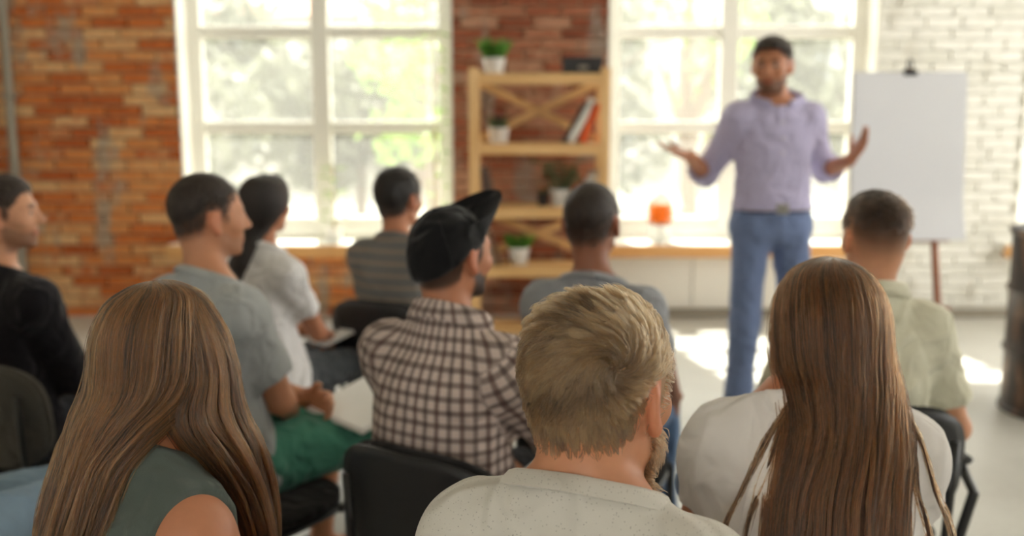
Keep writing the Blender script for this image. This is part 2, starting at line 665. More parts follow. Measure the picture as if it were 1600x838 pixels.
TZ = np.array([0, .04, .10, .20, .30, .40, .48, .54, .58, .62])
TW_M = np.array([.145, .178, .178, .158, .158, .172, .178, .163, .115, .065])
TD_M = np.array([.10, .128, .13, .115, .112, .118, .115, .098, .078, .058])
TW_F = np.array([.15, .182, .178, .140, .130, .142, .150, .140, .10, .055])
TD_F = np.array([.10, .125, .125, .10, .098, .112, .105, .088, .07, .05])
SPX = np.array([0, .2, .35, .5, .6, .75])
SP_SIT = np.array([.0, -.035, -.045, -.035, -.012, .01])
SP_STAND = np.array([.0, .0, -.005, -.015, -.01, .0])

HLY = np.array([-.13, -.09, -.05, -.034, -.028, .010, .014, .028, .036, .055, .075, .12])
HLZ = np.array([-.070, -.068, -.055, -.045, .0, .0, -.022, -.022, .020, .045, .072, .078])

def d_torso(X, Y, Z, J, e=0.0, loose=0.0):
    zr = Z - J['zb']
    zz = np.clip(zr, 0, .62)
    w = np.interp(zz, TZ, J['TW']) + e
    d = np.interp(zz, TZ, J['TD']) + e
    if loose:
        f = np.clip(1 - np.abs(zz - .18) / .26, 0, 1); f = f * f * (3 - 2 * f)
        w = w + loose * f; d = d + loose * f
    yc = np.interp(zz, SPX, J['sp'])
    p = 2.3
    q = ((np.abs(X) / w) ** p + (np.abs(Y - yc) / d) ** p) ** (1 / p)
    dd = (q - 1) * np.minimum(w, d)
    dz = np.maximum(-zr, zr - .62)
    return np.where(dz > 0, np.sqrt(np.maximum(dd, 0) ** 2 + dz ** 2), dd)

def hand_caps(w, d, n, side, curl=0.35, spread=0.0, thumb=0.5):
    """capsules of a hand: wrist w, pointing d, palm facing n"""
    d = vnorm(d); n = np.asarray(n, float); n = vnorm(n - d * (n @ d))
    th = np.cross(d, n) * (1 if side > 0 else -1)
    out = []
    L = (.072, .080, .075, .058)
    for i in range(4):
        off = .028 - .0190 * i
        p = w + d * (.088 - .004 * abs(i - 1)) + th * off
        dd = vnorm(d + th * (.5 - i / 3.0) * spread); ang = 0.0
        for j, fr in enumerate((.46, .30, .24)):
            ang += curl * (1.0, 1.15, 0.8)[j]
            v = dd * math.cos(ang) + n * math.sin(ang)
            q = p + v * L[i] * fr
            r0 = (.0092, .0084, .0076)[j]; r1 = (.0084, .0076, .0066)[j]
            out.append((p, q, r0, r1)); p = q
    p = w + d * .025 + th * .03
    v = vnorm(d * .75 + th * thumb + n * .35)
    q = p + v * .045; out.append((p, q, .0135, .0105))
    v = vnorm(d * .95 + th * thumb * .4 + n * .45)
    out.append((q, q + v * .032, .0100, .0080))
    return out, np.stack([d, th, n], 1)

def build_person(c):
    """c: settings; returns the joints. Local frame: origin on the floor, facing +Y, right hand at +X"""
    fem = c.get('fem', False); stand = c.get('stand', False)
    J = {}
    zb = J['zb'] = .86 if stand else .45
    J['TW'] = (TW_F if fem else TW_M) * c.get('bulk', 1.0)
    J['TD'] = (TD_F if fem else TD_M) * c.get('bulk', 1.0)
    lean = c.get('lean', 0.0)
    J['sp'] = (SP_STAND if stand else SP_SIT) + lean * SPX
    yc = lambda z: float(np.interp(z, SPX, J['sp']))
    hs = c.get('hs', 0.965 if fem else 1.0)
    nb = np.array([0, yc(.58) - .004, zb + .585])
    tilt = c.get('head_shift', (0, 0))
    hc = np.array([tilt[0], yc(.6) + .038 + tilt[1], zb + c.get('head_z', .745 if fem else .775)])
    R = rot_zx(math.radians(c.get('hyaw', 0) - c.get('yaw', 0)), math.radians(c.get('hpitch', 0)), math.radians(c.get('hroll', 0)))
    J.update(nb=nb, hc=hc, R=R, hs=hs)
    sw = c.get('sw', .150 if fem else .176 * c.get('bulk', 1.0))
    rs = c.get('rs', .050 if fem else .060)
    HP = lambda p: hc + R @ (np.asarray(p, float) * hs)
    Sh = {s: np.array([s * sw, yc(.53) - .002 + c.get('sh_fwd', 0.0), zb + (.515 if fem else .532)]) for s in (-1, 1)}
    arms = {}
    for s, key in ((1, 'arm_r'), (-1, 'arm_l')):
        a = c.get(key, {})
        tgt = a.get('wrist', (s * .115, .30, zb + .165) if not stand else (s * .26, .1, zb + .02))
        pole = a.get('pole', (s * .55, -.55, -.6))
        l1, l2 = (.275, .235) if fem else (.295, .25)
        el, wr = ik(Sh[s], tgt, l1, l2, pole)
        hd = a.get('hand', vnorm(wr - el) * .6 + np.array([-s * .35, .3, -.25]))
        pn = a.get('palm', (0, -.1, -1))
        arms[s] = dict(el=el, wr=wr, hd=hd, pn=pn, curl=a.get('curl', .3), spread=a.get('spread', .12), thumb=a.get('thumb', .6))
    J['arms'] = arms; J['Sh'] = Sh
    legs = {}
    for s in (1, -1):
        if stand:
            kn = np.array([s * .115, .03, .49]); an = np.array([s * .135, -.02 + (.05 if s > 0 else 0), .09]); hip = np.array([s * .09, yc(0), zb + .06])
        else:
            kx = c.get('kx', .13)
            hip = np.array([s * .085, yc(0) + .05, zb + .095])
            kn = np.array([s * kx, .47, zb + .075]); an = np.array([s * (kx + .01), .44, .09])
        if s > 0 and 'knee_r' in c: kn, an = np.array(c['knee_r'], float), np.array(c['ankle_r'], float)
        if s < 0 and 'knee_l' in c: kn, an = np.array(c['knee_l'], float), np.array(c['ankle_l'], float)
        legs[s] = (hip, kn, an)
    J['legs'] = legs
    ra = (.043, .036, .034, .024) if fem else (.050, .040, .041, .028)
    lr = (.080, .056, .054, .036) if not fem else (.080, .054, .052, .034)
    top = hc[2] + .16
    ends = [hc, *[arms[s][k] for s in (1, -1) for k in ('el', 'wr')], *[p for s in (1, -1) for p in legs[s]]]
    E = np.array(ends)
    lo = np.minimum(E.min(0) - .22, [-.27, -.26, -.03]); hi = np.maximum(E.max(0) + .22, [.27, .2, top]); hi[2] = max(top, hi[2] - .1); lo[2] = -.02
    # ---- the body, one continuous surface
    f = Field(lo, hi, c.get('h', .0075))
    B = 1e9
    f.put(lambda X, Y, Z: d_torso(X, Y, Z, J), (-.22, J['sp'].min() - .16, zb - .02), (.22, J['sp'].max() + .16, zb + .64), .01)
    f.ell(nb + np.array([0, 0, .0]), (.075, .062, .05), k=.03)
    for s in (1, -1):
        el, wr = arms[s]['el'], arms[s]['wr']
        f.cap((s * .026, nb[1] - .004, zb + .632), (s * sw * .82, Sh[s][1] - .005, zb + (.535 if fem else .552)), .026, .040 if not fem else .034, .05)
        f.ell(Sh[s], (rs, rs * .98, rs * 1.05), k=.045)
        f.cap(Sh[s], el, ra[0], ra[1], .04)
        f.cap(el, wr, ra[2], ra[3], .012)
        caps, HR = hand_caps(wr, arms[s]['hd'], arms[s]['pn'], s, arms[s]['curl'], arms[s]['spread'], arms[s]['thumb'])
        f.box(wr + HR[:, 0] * .048, (.048, .039, .0135), HR, .0125, .015)
        for a_, b_, r0, r1 in caps: f.cap(a_, b_, r0, r1, .006)
        hip, kn, an = legs[s]
        f.cap(hip, kn, lr[0], lr[1], .05); f.cap(kn, an, lr[2], lr[3], .02)
        bk_ = np.array([0, -.012, 0]) if an[2] < .15 else np.zeros(3)
        f.cap(kn * .82 + an * .18 + bk_, kn * .5 + an * .5 + bk_, .050, .040, .03)
        f.cap(an, an + np.array([0, .13, -.055]), .034, .03, .03)
    rn = .050 if fem else .056 * c.get('neck', 1.0)
    J['rn'] = rn
    f.cap(nb - np.array([0, .0, .02]), HP((0, -.022, -.045)), rn + .006, rn, .03)
    # head
    hsR = lambda r: np.asarray(r) * hs
    f.ell(HP((0, -.010, .036)), hsR((.0765, .0975, .083)), R, .02)
    f.ell(HP((0, .038, -.018)), hsR((.060, .058, .080)), R, .04)
    f.cap(HP((0, -.03, -.02)), HP((0, -.012, .02)), .06 * hs, .07 * hs, .03)
    for s in (1, -1):
        f.cap(HP((s * .050, .008, -.058)), HP((s * .014, .070, -.094)), .017 * hs, .016 * hs, .025)
        f.ell(HP((s * .043, .062, -.022)), hsR((.020, .022, .02)), R, .02)
        f.ell(HP((s * .032, .098, .004)), hsR((.016, .015, .011)), R, .012, 'carve')
        f.ell(HP((s * .031, .0805, .004)), hsR((.0125, .0125, .0105)), R, .004)
        f.cap(HP((s * .012, .090, .024)), HP((s * .045, .076, .024)), .009, .008, .014)
        if not c.get('ears', True): continue
        # ear: shell, lobe, hollow
        ea = math.radians(24) * s
        Re = R @ np.array([[math.cos(ea), -math.sin(ea), 0], [math.sin(ea), math.cos(ea), 0], [0, 0, 1]])
        f.ell(HP((s * .083, -.010, -.002)), hsR((.0095, .0175, .030)), Re, .008)
        f.ell(HP((s * .079, .000, -.028)), hsR((.009, .011, .012)), Re, .006)
        f.ell(HP((s * .0935, -.004, .001)), hsR((.007, .012, .019)), Re, .006, 'carve')
    f.cap(HP((0, .092, .016)), HP((0, .112, -.026)), .0075, .0125, .012)
    for s in (1, -1): f.ell(HP((s * .012, .102, -.031)), hsR((.008, .010, .007)), R, .008)
    f.cap(HP((-.016, .087, -.056)), HP((.016, .087, -.056)), .0075, .0075, .01)
    f.cap(HP((-.014, .085, -.069)), HP((.014, .085, -.069)), .008, .008, .01)
    V, Q = f.surface()
    V = relax(V, Q, 1, .3)
    me = mesh_np('body', V, Q)
    # skin colours: lips, brows, clipped hair and beard shadow
    q = (V - hc) @ R / hs
    skin = np.array(c['skin'][:3]); colr = np.tile(np.append(skin, 1.0), (len(V), 1)).astype(float)
    inh = (np.linalg.norm(q - np.array([0, 0, .02]), axis=1) < .17) & (q[:, 2] > -.12)
    sst = lambda x: np.clip(x, 0, 1) ** 2 * (3 - 2 * np.clip(x, 0, 1))
    ear = (np.abs(q[:, 0]) > .0765) & (np.abs(q[:, 1] + .009) < .021) & (q[:, 2] < .030) & (q[:, 2] > -.045)
    hcx = np.array(c['hair'][:3])
    def paint(m, col, w=1.0):
        m = (m * w)[:, None]
        colr[:, :3] = colr[:, :3] * (1 - m) + np.asarray(col)[:3] * m
    neckz = c.get('nape', 0.0)
    hl = np.interp(q[:, 1], HLY, HLZ) - neckz * (q[:, 1] < -.02)
    paint(sst((q[:, 2] - hl) / c.get('fade', .02)) * inh * (~ear), hcx, c.get('scalp', .9))
    if c.get('beard', 0):
        bl = np.interp(q[:, 1], [-.02, .02, .05, .075, .10], [-.02, -.025, -.045, -.05, -.046])
        bm = sst((bl - q[:, 2]) / .014) * (q[:, 1] > -.005) * inh * sst((q[:, 1] + .005) / .02) * sst((q[:, 2] + .135) / .02)
        paint(bm * (~ear), np.array(c.get('beard_col', c['hair'])[:3]), c['beard'])
    fr = q[:, 1] > .06
    paint(sst(1.6 - np.abs(q[:, 2] - .026) / .005) * sst((.047 - np.abs(q[:, 0])) / .008) * sst((np.abs(q[:, 0]) - .010) / .006) * fr, hcx, .85)
    paint(sst(1.5 - np.abs(q[:, 2] + .062) / .009) * sst((.025 - np.abs(q[:, 0])) / .006) * (q[:, 1] > .078), skin * np.array([.85, .5, .5]), .8)
    e = np.sqrt((np.abs(q[:, 0]) - .031) ** 2 + ((q[:, 2] - .004) * 1.5) ** 2)
    paint((e < .011) * fr * inh, (.42, .38, .35), .8)
    paint((e < .0065) * fr * inh, (.03, .02, .015), 1.0)
    paint((ear * 1.0) * inh, skin * np.array([1.06, .80, .74]), .7)
    set_vattr(me, 'Col', colr)
    # ---- placing: root so that the head centre sits at c['head']
    H = np.asarray(c['head'], float)
    sc = H[2] / hc[2]
    ya = -math.radians(c.get('yaw', 0))
    off = np.array([hc[0] * math.cos(ya) - hc[1] * math.sin(ya), hc[0] * math.sin(ya) + hc[1] * math.cos(ya)]) * sc
    root = empty('person', (H[0] - off[0], H[1] - off[1], 0), ya, c['label'], 'person')
    root.scale = (sc, sc, sc)
    J['root'] = root; J['sc'] = sc; J['HP'] = HP
    link('body', me, root, MAT['skin']); J['bodyme'] = me
    J['ra'] = ra; J['rs'] = rs; J['sw'] = sw; J['fem'] = fem; J['lr'] = lr; J['lo'] = lo; J['hi'] = hi; J['stand'] = stand; J['yc'] = yc
    if c.get('shirt'): make_shirt(J, c)
    make_legs(J, c)
    if c.get('cap_hair'): make_cap_hair(J, c)
    return J

def make_shirt(J, c):
    t = c['shirt']; zb, nb, Sh, arms, ra, rs, sw, fem = (J[k] for k in ('zb', 'nb', 'Sh', 'arms', 'ra', 'rs', 'sw', 'fem'))
    e = t.get('e', .010); hem = t.get('hem', .03)
    sl = t.get('sleeve', 'short')
    pts = [Sh[1], Sh[-1]] + ([] if sl == 'none' else [arms[s]['el'] for s in (1, -1)]) + ([arms[s]['wr'] for s in (1, -1)] if sl == 'long' else [])
    P = np.array(pts)
    lo = np.minimum(P.min(0) - .13, [-.27, J['sp'].min() - .22, zb + hem - .02]); hi = np.maximum(P.max(0) + .13, [.27, J['sp'].max() + .22, zb + .70])
    lo[2] = min(zb + hem - .02, lo[2]) if sl == 'long' else zb + hem - .02
    f = Field(lo, hi, t.get('h', .0075))
    f.put(lambda X, Y, Z: d_torso(X, Y, Z, J, e, t.get('loose', .02)), (-.26, J['sp'].min() - .19, zb - .02), (.26, J['sp'].max() + .19, zb + .66), .01)
    f.ell(nb, (.075 + e, .062 + e, .05 + e), k=.03)
    for s in (1, -1):
        el, wr = arms[s]['el'], arms[s]['wr']
        f.cap((s * .026, nb[1] - .004, zb + .632), (s * sw * .82, Sh[s][1] - .005, zb + (.535 if fem else .552)), .026 + e * .8, (.034 if fem else .040) + e, .05)
        if sl == 'none':
            f.ell(Sh[s] - np.array([s * .02, 0, 0]), (rs + e, rs + e, rs + e), k=.045)
            continue
        f.ell(Sh[s], (rs + e, rs * .98 + e, rs * 1.05 + e), k=.045)
        if sl == 'short':
            fl = t.get('sl_len', .62)
            f.cap(Sh[s], el, ra[0] + e + .004, ra[1] + e + .012 + t.get('flare', 0), .04, flat=fl)
        elif sl == 'rolled':
            f.cap(Sh[s], el, ra[0] + e + .004, ra[1] + e + .006, .04)
            f.cap(el, wr, ra[2] + e + .004, ra[2] + e + .006, .02, flat=t.get('roll', .22))
        else:
            f.cap(Sh[s], el, ra[0] + e + .004, ra[1] + e + .004, .04)
            f.cap(el, wr, ra[2] + e + .004, ra[3] + e + .004, .02, flat=.96)
    rn = J['rn'] + e * .7
    f.cap(nb - np.array([0, 0, .02]), J['HP']((0, -.022, -.045)), rn + .006, rn, .03)
    F0 = f.F.copy()
    f.displace(lambda p: folds(p, c.get('seed', 1), t.get('fold', .006), t.get('fscale', 24.0)))
    f.F = np.minimum(f.F, F0 + (e - .004))
    uncut = f.F.copy()
    pB = np.array([0, nb[1] - .062, zb + t.get('neck_b', .664)]); pF = np.array([0, nb[1] + .09, zb + t.get('neck_f', .588)])
    nrm = vnorm((0, pB[2] - pF[2], pF[1] - pB[1]))
    f.clip(lambda X, Y, Z: (Y - pB[1]) * nrm[1] + (Z - pB[2]) * nrm[2] + 0 * X)
    if sl == 'none':
        ah = t.get('armhole', .158)
        f.clip(lambda X, Y, Z: np.where(Z > zb + .36, np.abs(X) - ah - .03 * np.clip((zb + .52 - Z) / .12, 0, 1), -1.0) + 0 * Y)
    zh = zb + hem
    f.clip(lambda X, Y, Z: (zh - Z) + 0 * X + 0 * Y if sl != 'long' else np.where((np.abs(X) < sw + .05) & (np.abs(Y - J['yc'](.2)) < .17), zh - Z, -1.0))
    V, Q = f.surface()
    V = relax(V, Q, 1, .25)
    me = mesh_np('shirt', V, Q)
    # cloth coordinates: around and down the torso, around and along each arm
    uv = np.zeros((len(V), 3))
    ang = np.arctan2(V[:, 0], -(V[:, 1] - J['yc'](.4)) + .10)
    uv[:, 0] = ang * .235; uv[:, 1] = V[:, 2]
    for s in (1, -1):
        a_, b_ = Sh[s], arms[s]['el']
        axd = vnorm(b_ - a_)
        rel = V - a_
        tt = rel @ axd
        side = (s * V[:, 0] > sw - .005) & (tt > -.06) & (np.linalg.norm(rel - np.outer(tt, axd), axis=1) < .095)
        bx = vnorm(np.cross(axd, (0, 1, 0))); by = np.cross(axd, bx)
        uv[side, 0] = np.arctan2(rel[side] @ by, rel[side] @ bx) * .06
        uv[side, 1] = tt[side]
    set_vattr(me, 'cloth_uv', uv, 'FLOAT_VECTOR')
    o = link(t.get('name', 'shirt'), me, J['root'], t['mat'])
    J['shirt'] = o
    # neckline ring: where the cloth meets the neck plane
    f.F = uncut
    n = 48; ring = []
    ez = -vnorm(np.cross((1, 0, 0), nrm))
    cen = np.array([0, nb[1] + .010, 0.0]); cen[2] = pB[2] - (cen[1] - pB[1]) * nrm[1] / nrm[2]
    rr = np.linspace(.02, .16, 90)
    for k in range(n):
        a = 2 * math.pi * k / n
        d = np.array([1, 0, 0]) * math.cos(a) + ez * math.sin(a)
        Pn = cen + np.outer(rr, d) - nrm * .004
        v = f.sample(Pn)
        i = np.argmax(v > 0); i = i if v[i] > 0 else len(rr) - 1
        ring.append(Pn[i])
    ring = np.array(ring); ring = (np.roll(ring, 1, 0) + ring * 2 + np.roll(ring, -1, 0)) / 4
    ctr = ring.mean(0)
    if t.get('collar') == 'crew':
        mb = MB(); V_, F_ = [], []
        prof = [(-.003, -.018), (.0035, -.017), (.0045, -.008), (.003, .002), (-.002, .005), (-.007, .001)]
        for p in ring:
            out = vnorm(p - ctr)
            for a, b in prof: V_.append(p + out * (a - b * .55) + nrm * b)
        m = len(prof)
        for k in range(n):
            for j in range(m):
                V0 = (k * m + j, k * m + (j + 1) % m, ((k + 1) % n) * m + (j + 1) % m, ((k + 1) % n) * m + j); F_.append(V0)
        mb.add(V_, F_); mb.build('collar', t.get('collar_mat', t['mat']), o, True)
    elif t.get('collar') == 'fold':
        st = t.get('stand', .030); gap = t.get('gap', 4)
        order = [k % n for k in range(n // 4 + 1 + gap, n // 4 + n - gap)] if True else None
        V_, F_ = [], []
        ax = vnorm(J['hc'] + J['R'] @ np.array([0, -.02, -.05]) - nb)
        for idx, k in enumerate(order):
            p = ring[k]; out = vnorm(p - ctr)
            edge = min(idx, len(order) - 1 - idx) / (len(order) / 2)
            drop = .030 + .012 * (1 - edge)
            base = p - out * .004 - nrm * .004
            V_ += [base, p - out * .010 + ax * st, p - out * .004 + ax * (st + .004), p + out * .003 + ax * (st - .002), p + out * .014 + ax * .004 - nrm * (drop - .022), p + out * .010 - nrm * (drop - .018)]
        m = 6
        for k in range(len(order) - 1):
            for j in range(m):
                F_.append((k * m + j, k * m + (j + 1) % m, (k + 1) * m + (j + 1) % m, (k + 1) * m + j))
        F_.append(tuple(range(m))); F_.append(tuple((len(order) - 1) * m + j for j in reversed(range(m))))
        mb = MB().add(V_, F_)
        co = mb.build('collar', t.get('collar_mat', t['mat']), o, True)
        V2 = np.array(mb.v); uv2 = np.zeros((len(V2), 3)); uv2[:, 0] = np.arctan2(V2[:, 0], -(V2[:, 1] - nb[1])) * .09; uv2[:, 1] = V2[:, 2]
        set_vattr(co.data, 'cloth_uv', uv2, 'FLOAT_VECTOR')
    # cuffs
    if t.get('cuff'):
        for s in (1, -1):
            el, a_ = arms[s]['el'], Sh[s]
            if sl == 'short':
                fl = t.get('sl_len', .62); p = a_ + (el - a_) * (fl - .018); u = vnorm(el - a_); r = ra[0] + (ra[1] - ra[0]) * fl + e + .0105 * (.3 + fl) + t.get('flare', 0) * fl
                hgt = .010
            else:
                wr = arms[s]['wr']; u = vnorm(wr - el); p = el + u * np.linalg.norm(wr - el) * (t.get('roll', .22) - .06); r = ra[2] + e + .012; hgt = .022
            bx = vnorm(np.cross(u, (0, 1, 0.3))); by = np.cross(u, bx)
            V_, F_ = [], []
            prof = [(-.010, -hgt), (0, -hgt), (.0025, 0), (0, hgt), (-.010, hgt)]
            for k in range(28):
                a = 2 * math.pi * k / 28
                for dr, dz in prof: V_.append(p + (bx * math.cos(a) + by * math.sin(a)) * (r + dr) + u * dz)
            for k in range(28):
                for j in range(5): F_.append((k * 5 + j, k * 5 + (j + 1) % 5, ((k + 1) % 28) * 5 + (j + 1) % 5, ((k + 1) % 28) * 5 + j))
            MB().add(V_, F_).build('cuff', t.get('cuff_mat', t['mat']), o, True)

def make_legs(J, c):
    zb, legs, lr = J['zb'], J['legs'], J['lr']
    p = c.get('pants', {}); e = p.get('e', .012)
    P = np.array([q for s in (1, -1) for q in legs[s]])
    lo = np.minimum(P.min(0) - .12, [-.24, -.24, .03]); hi = np.maximum(P.max(0) + .12, [.24, .2, zb + .2])
    f = Field(lo, hi, p.get('h', .009))
    f.put(lambda X, Y, Z: d_torso(X, Y, Z, J, e), (-.22, J['sp'].min() - .16, zb - .03), (.22, J['sp'].max() + .17, zb + .64), .01)
    kl = p.get('len', 1.0)
    for s in (1, -1):
        hip, kn, an = legs[s]
        if kl <= 1.0 and p.get('short'):
            f.cap(hip, kn, lr[0] + e, lr[1] + e + .014, .05, flat=p['short'])
        else:
            f.cap(hip, kn, lr[0] + e, lr[1] + e, .05); f.cap(kn, an, lr[2] + e + .004, lr[3] + e + .016, .02, flat=.98)
    F0 = f.F.copy()
    f.displace(lambda q: folds(q, c.get('seed', 1) + 50, p.get('fold', .005), 26.0))
    f.F = np.minimum(f.F, F0 + (e - .004))
    zt = zb + p.get('top', .14)
    f.clip(lambda X, Y, Z: (Z - zt - (0 if J['stand'] else .11 * np.clip((Y - .02) / .06, 0, 1))) + 0 * X + 0 * Y)
    V, Q = f.surface()
    V = relax(V, Q, 1, .3)
    J['pants'] = link(p.get('name', 'trousers'), mesh_np('trousers', V, Q), J['root'], p.get('mat', MAT['dark_cloth']))
    for s in (1, -1):
        hip, kn, an = legs[s]
        o = link('shoe', MESH['shoe'], J['root'])
        flat = an[2] < .15
        o.location = (an[0], an[1], an[2] - .09)
        o.rotation_euler = (0 if flat else c.get('foot_pitch', 0.0), 0, -s * .12)

def make_cap_hair(J, c):
    """short hair: a solid of hair over the skull, trimmed along the hairline"""
    k = c['cap_hair']; hc, R, hs = J['hc'], J['R'], J['hs']
    lo = np.array([-.15, -.16, -.16]); hi = np.array([.15, .16, .19])
    f = Field(lo, hi, k.get('h', .005))
    for cc, r in k['lobes']:
        f.ell(cc, r, k=.03)
    f.clip(lambda X, Y, Z: (np.interp(Y, HLY, HLZ) + k.get('raise', 0.0) * np.clip((.09 - Y) / .06, 0, 1) - Z) * .8 + 0 * X)
    if k.get('ears', True):
        for s in (1, -1): f.ell((s * .088, -.006, -.008), (.016, .018, .031), k=.006, op='carve')
    f.displace(lambda q: k.get('amp', .003) * vnoise(q, k.get('nscale', 90.0), c.get('seed', 3), 2) + k.get('tuft', 0) * vnoise(q * np.array([1, .5, .3]), 60.0, 11, 1))
    V, Q = f.surface()
    V = hc + (V * hs) @ R.T
    J['hairmesh'] = link('hair', mesh_np('hair', V, Q), J['root'], k['mat'])

# ------------------------------------------------------------------ long hair: bundles that follow a run of cross-sections
def hair_bundle(J, st, n, m, col, rad, mat_s, mat_b, phi=(-180, 180), lim=None, seed=0, rho=(.90, 1.03), wave=.004, frizz=.0012, end=(.86, 1.0),
                name='hair', head=True, shell=.80, nphi=40, nt=40, start=.0, fly=0.05, clump=28):
    """st: list of (cx, cy, cz, ux, vy[, tilt]) in the head frame (or body frame); phi measured from the back (-Y) towards +X"""
    r = np.random.default_rng(seed)
    S = np.array([[*s_[:5], (s_[5] if len(s_) > 5 else 0.0)] for s_ in st], float)
    hc, R, hs, root = J['hc'], J['R'], J['hs'], J['root']
    def place(ph, rh, t):
        q = catmull(S, t)
        L = 1.0
        if lim is not None: L = np.interp(t, lim[0], lim[1])
        a = ph * L
        x = q[..., 0] + np.sin(a) * rh * q[..., 3]
        y = q[..., 1] - np.cos(a) * rh * q[..., 4]
        z = q[..., 2] + q[..., 5] * np.sin(a) * rh
        P = np.stack([x, y, z], -1)
        if head:
            # the turn of the head fades out as the hair falls on the back
            f = np.clip((-.06 - q[..., 2]) / .16, 0, 1)[..., None]
            A = hc + (P * hs) @ R.T
            Bp = hc + P * hs
            P = A * (1 - f) + Bp * f
        return P
    p0, p1 = math.radians(phi[0]), math.radians(phi[1])
    # body of the hair: a shell
    tt = np.linspace(start, .97, nt); pp = np.linspace(p0, p1, nphi)
    T, PH = np.meshgrid(tt, pp, indexing='ij')
    rid = 1 + .018 * np.sin(PH * 23 + 3 * np.sin(T * 5)) + .012 * np.sin(PH * 51 + 2)
    Vo = place(PH, .93 * rid, T); Vi = place(PH, shell * np.ones_like(T), T)
    V = np.concatenate([Vo.reshape(-1, 3), Vi.reshape(-1, 3)])
    ix = np.arange(nt * nphi).reshape(nt, nphi); o = nt * nphi
    Q = [np.stack([ix[:-1, :-1], ix[1:, :-1], ix[1:, 1:], ix[:-1, 1:]], -1).reshape(-1, 4),
         np.stack([ix[:-1, :-1], ix[:-1, 1:], ix[1:, 1:], ix[1:, :-1]], -1).reshape(-1, 4) + o]
    for e_, fl in ((ix[0], 0), (ix[-1], 1)):
        q = np.stack([e_[:-1], e_[1:], e_[1:] + o, e_[:-1] + o], -1); Q.append(q[:, ::-1] if fl else q)
    for e_, fl in ((ix[:, 0], 1), (ix[:, -1], 0)):
        q = np.stack([e_[:-1], e_[1:], e_[1:] + o, e_[:-1] + o], -1); Q.append(q[:, ::-1] if fl else q)
    hm = link(name, mesh_np(name, V, np.concatenate(Q)), root, mat_b)
    # strands, gathered in clumps
    ph = r.uniform(p0, p1, n); rh = r.uniform(*rho, n)
    cph = r.uniform(p0, p1, clump * 3); ci = np.abs(ph[:, None] - cph[None]).argmin(1)
    te = r.uniform(*end, n); ts = start + r.uniform(0, .04, n) * (1 - start)
    g = np.linspace(0, 1, m)
    t = ts[:, None] + (te - ts)[:, None] * g[None]
    pull = r.uniform(.2, .75, n)[:, None] * np.clip((t - .25) / .7, 0, 1)
    crh = r.uniform(rho[0], rho[1] + .02, clump * 3)
    PHs = ph[:, None] * (1 - pull) + cph[ci][:, None] * pull
    RH = rh[:, None] * (1 - pull * .8) + crh[ci][:, None] * pull * .8
    flyer = (r.uniform(size=n) < fly)[:, None]
    RH = RH + flyer * (r.uniform(.02, .12, n)[:, None] * np.sin(np.pi * np.clip(g, 0, 1))[None] )
    P = place(PHs, RH, t)
    w1 = r.uniform(0, 6.28, (clump * 3, 3)); w2 = r.uniform(0, 6.28, (n, 3))
    amp = wave * np.clip((t - .2) / .5, 0, 1)[..., None]
    P = P + amp * np.sin(9 * t[..., None] + w1[ci][:, None, :]) + frizz * np.clip(t * 4, 0, 1)[..., None] * np.sin(30 * t[..., None] + w2[:, None, :])
    k = r.uniform(0, 1, n) ** 1.3
    cl = r.uniform(-.25, .25, clump * 3)[ci]
    k = np.clip(k + cl, 0, 1)[:, None]
    cc = np.asarray(col[0])[None, :3] * (1 - k) + np.asarray(col[1])[None, :3] * k
    strands('hair_strand_layer', P, rad * r.uniform(.7, 1.25, n), cc, mat_s, hm)
    return hm

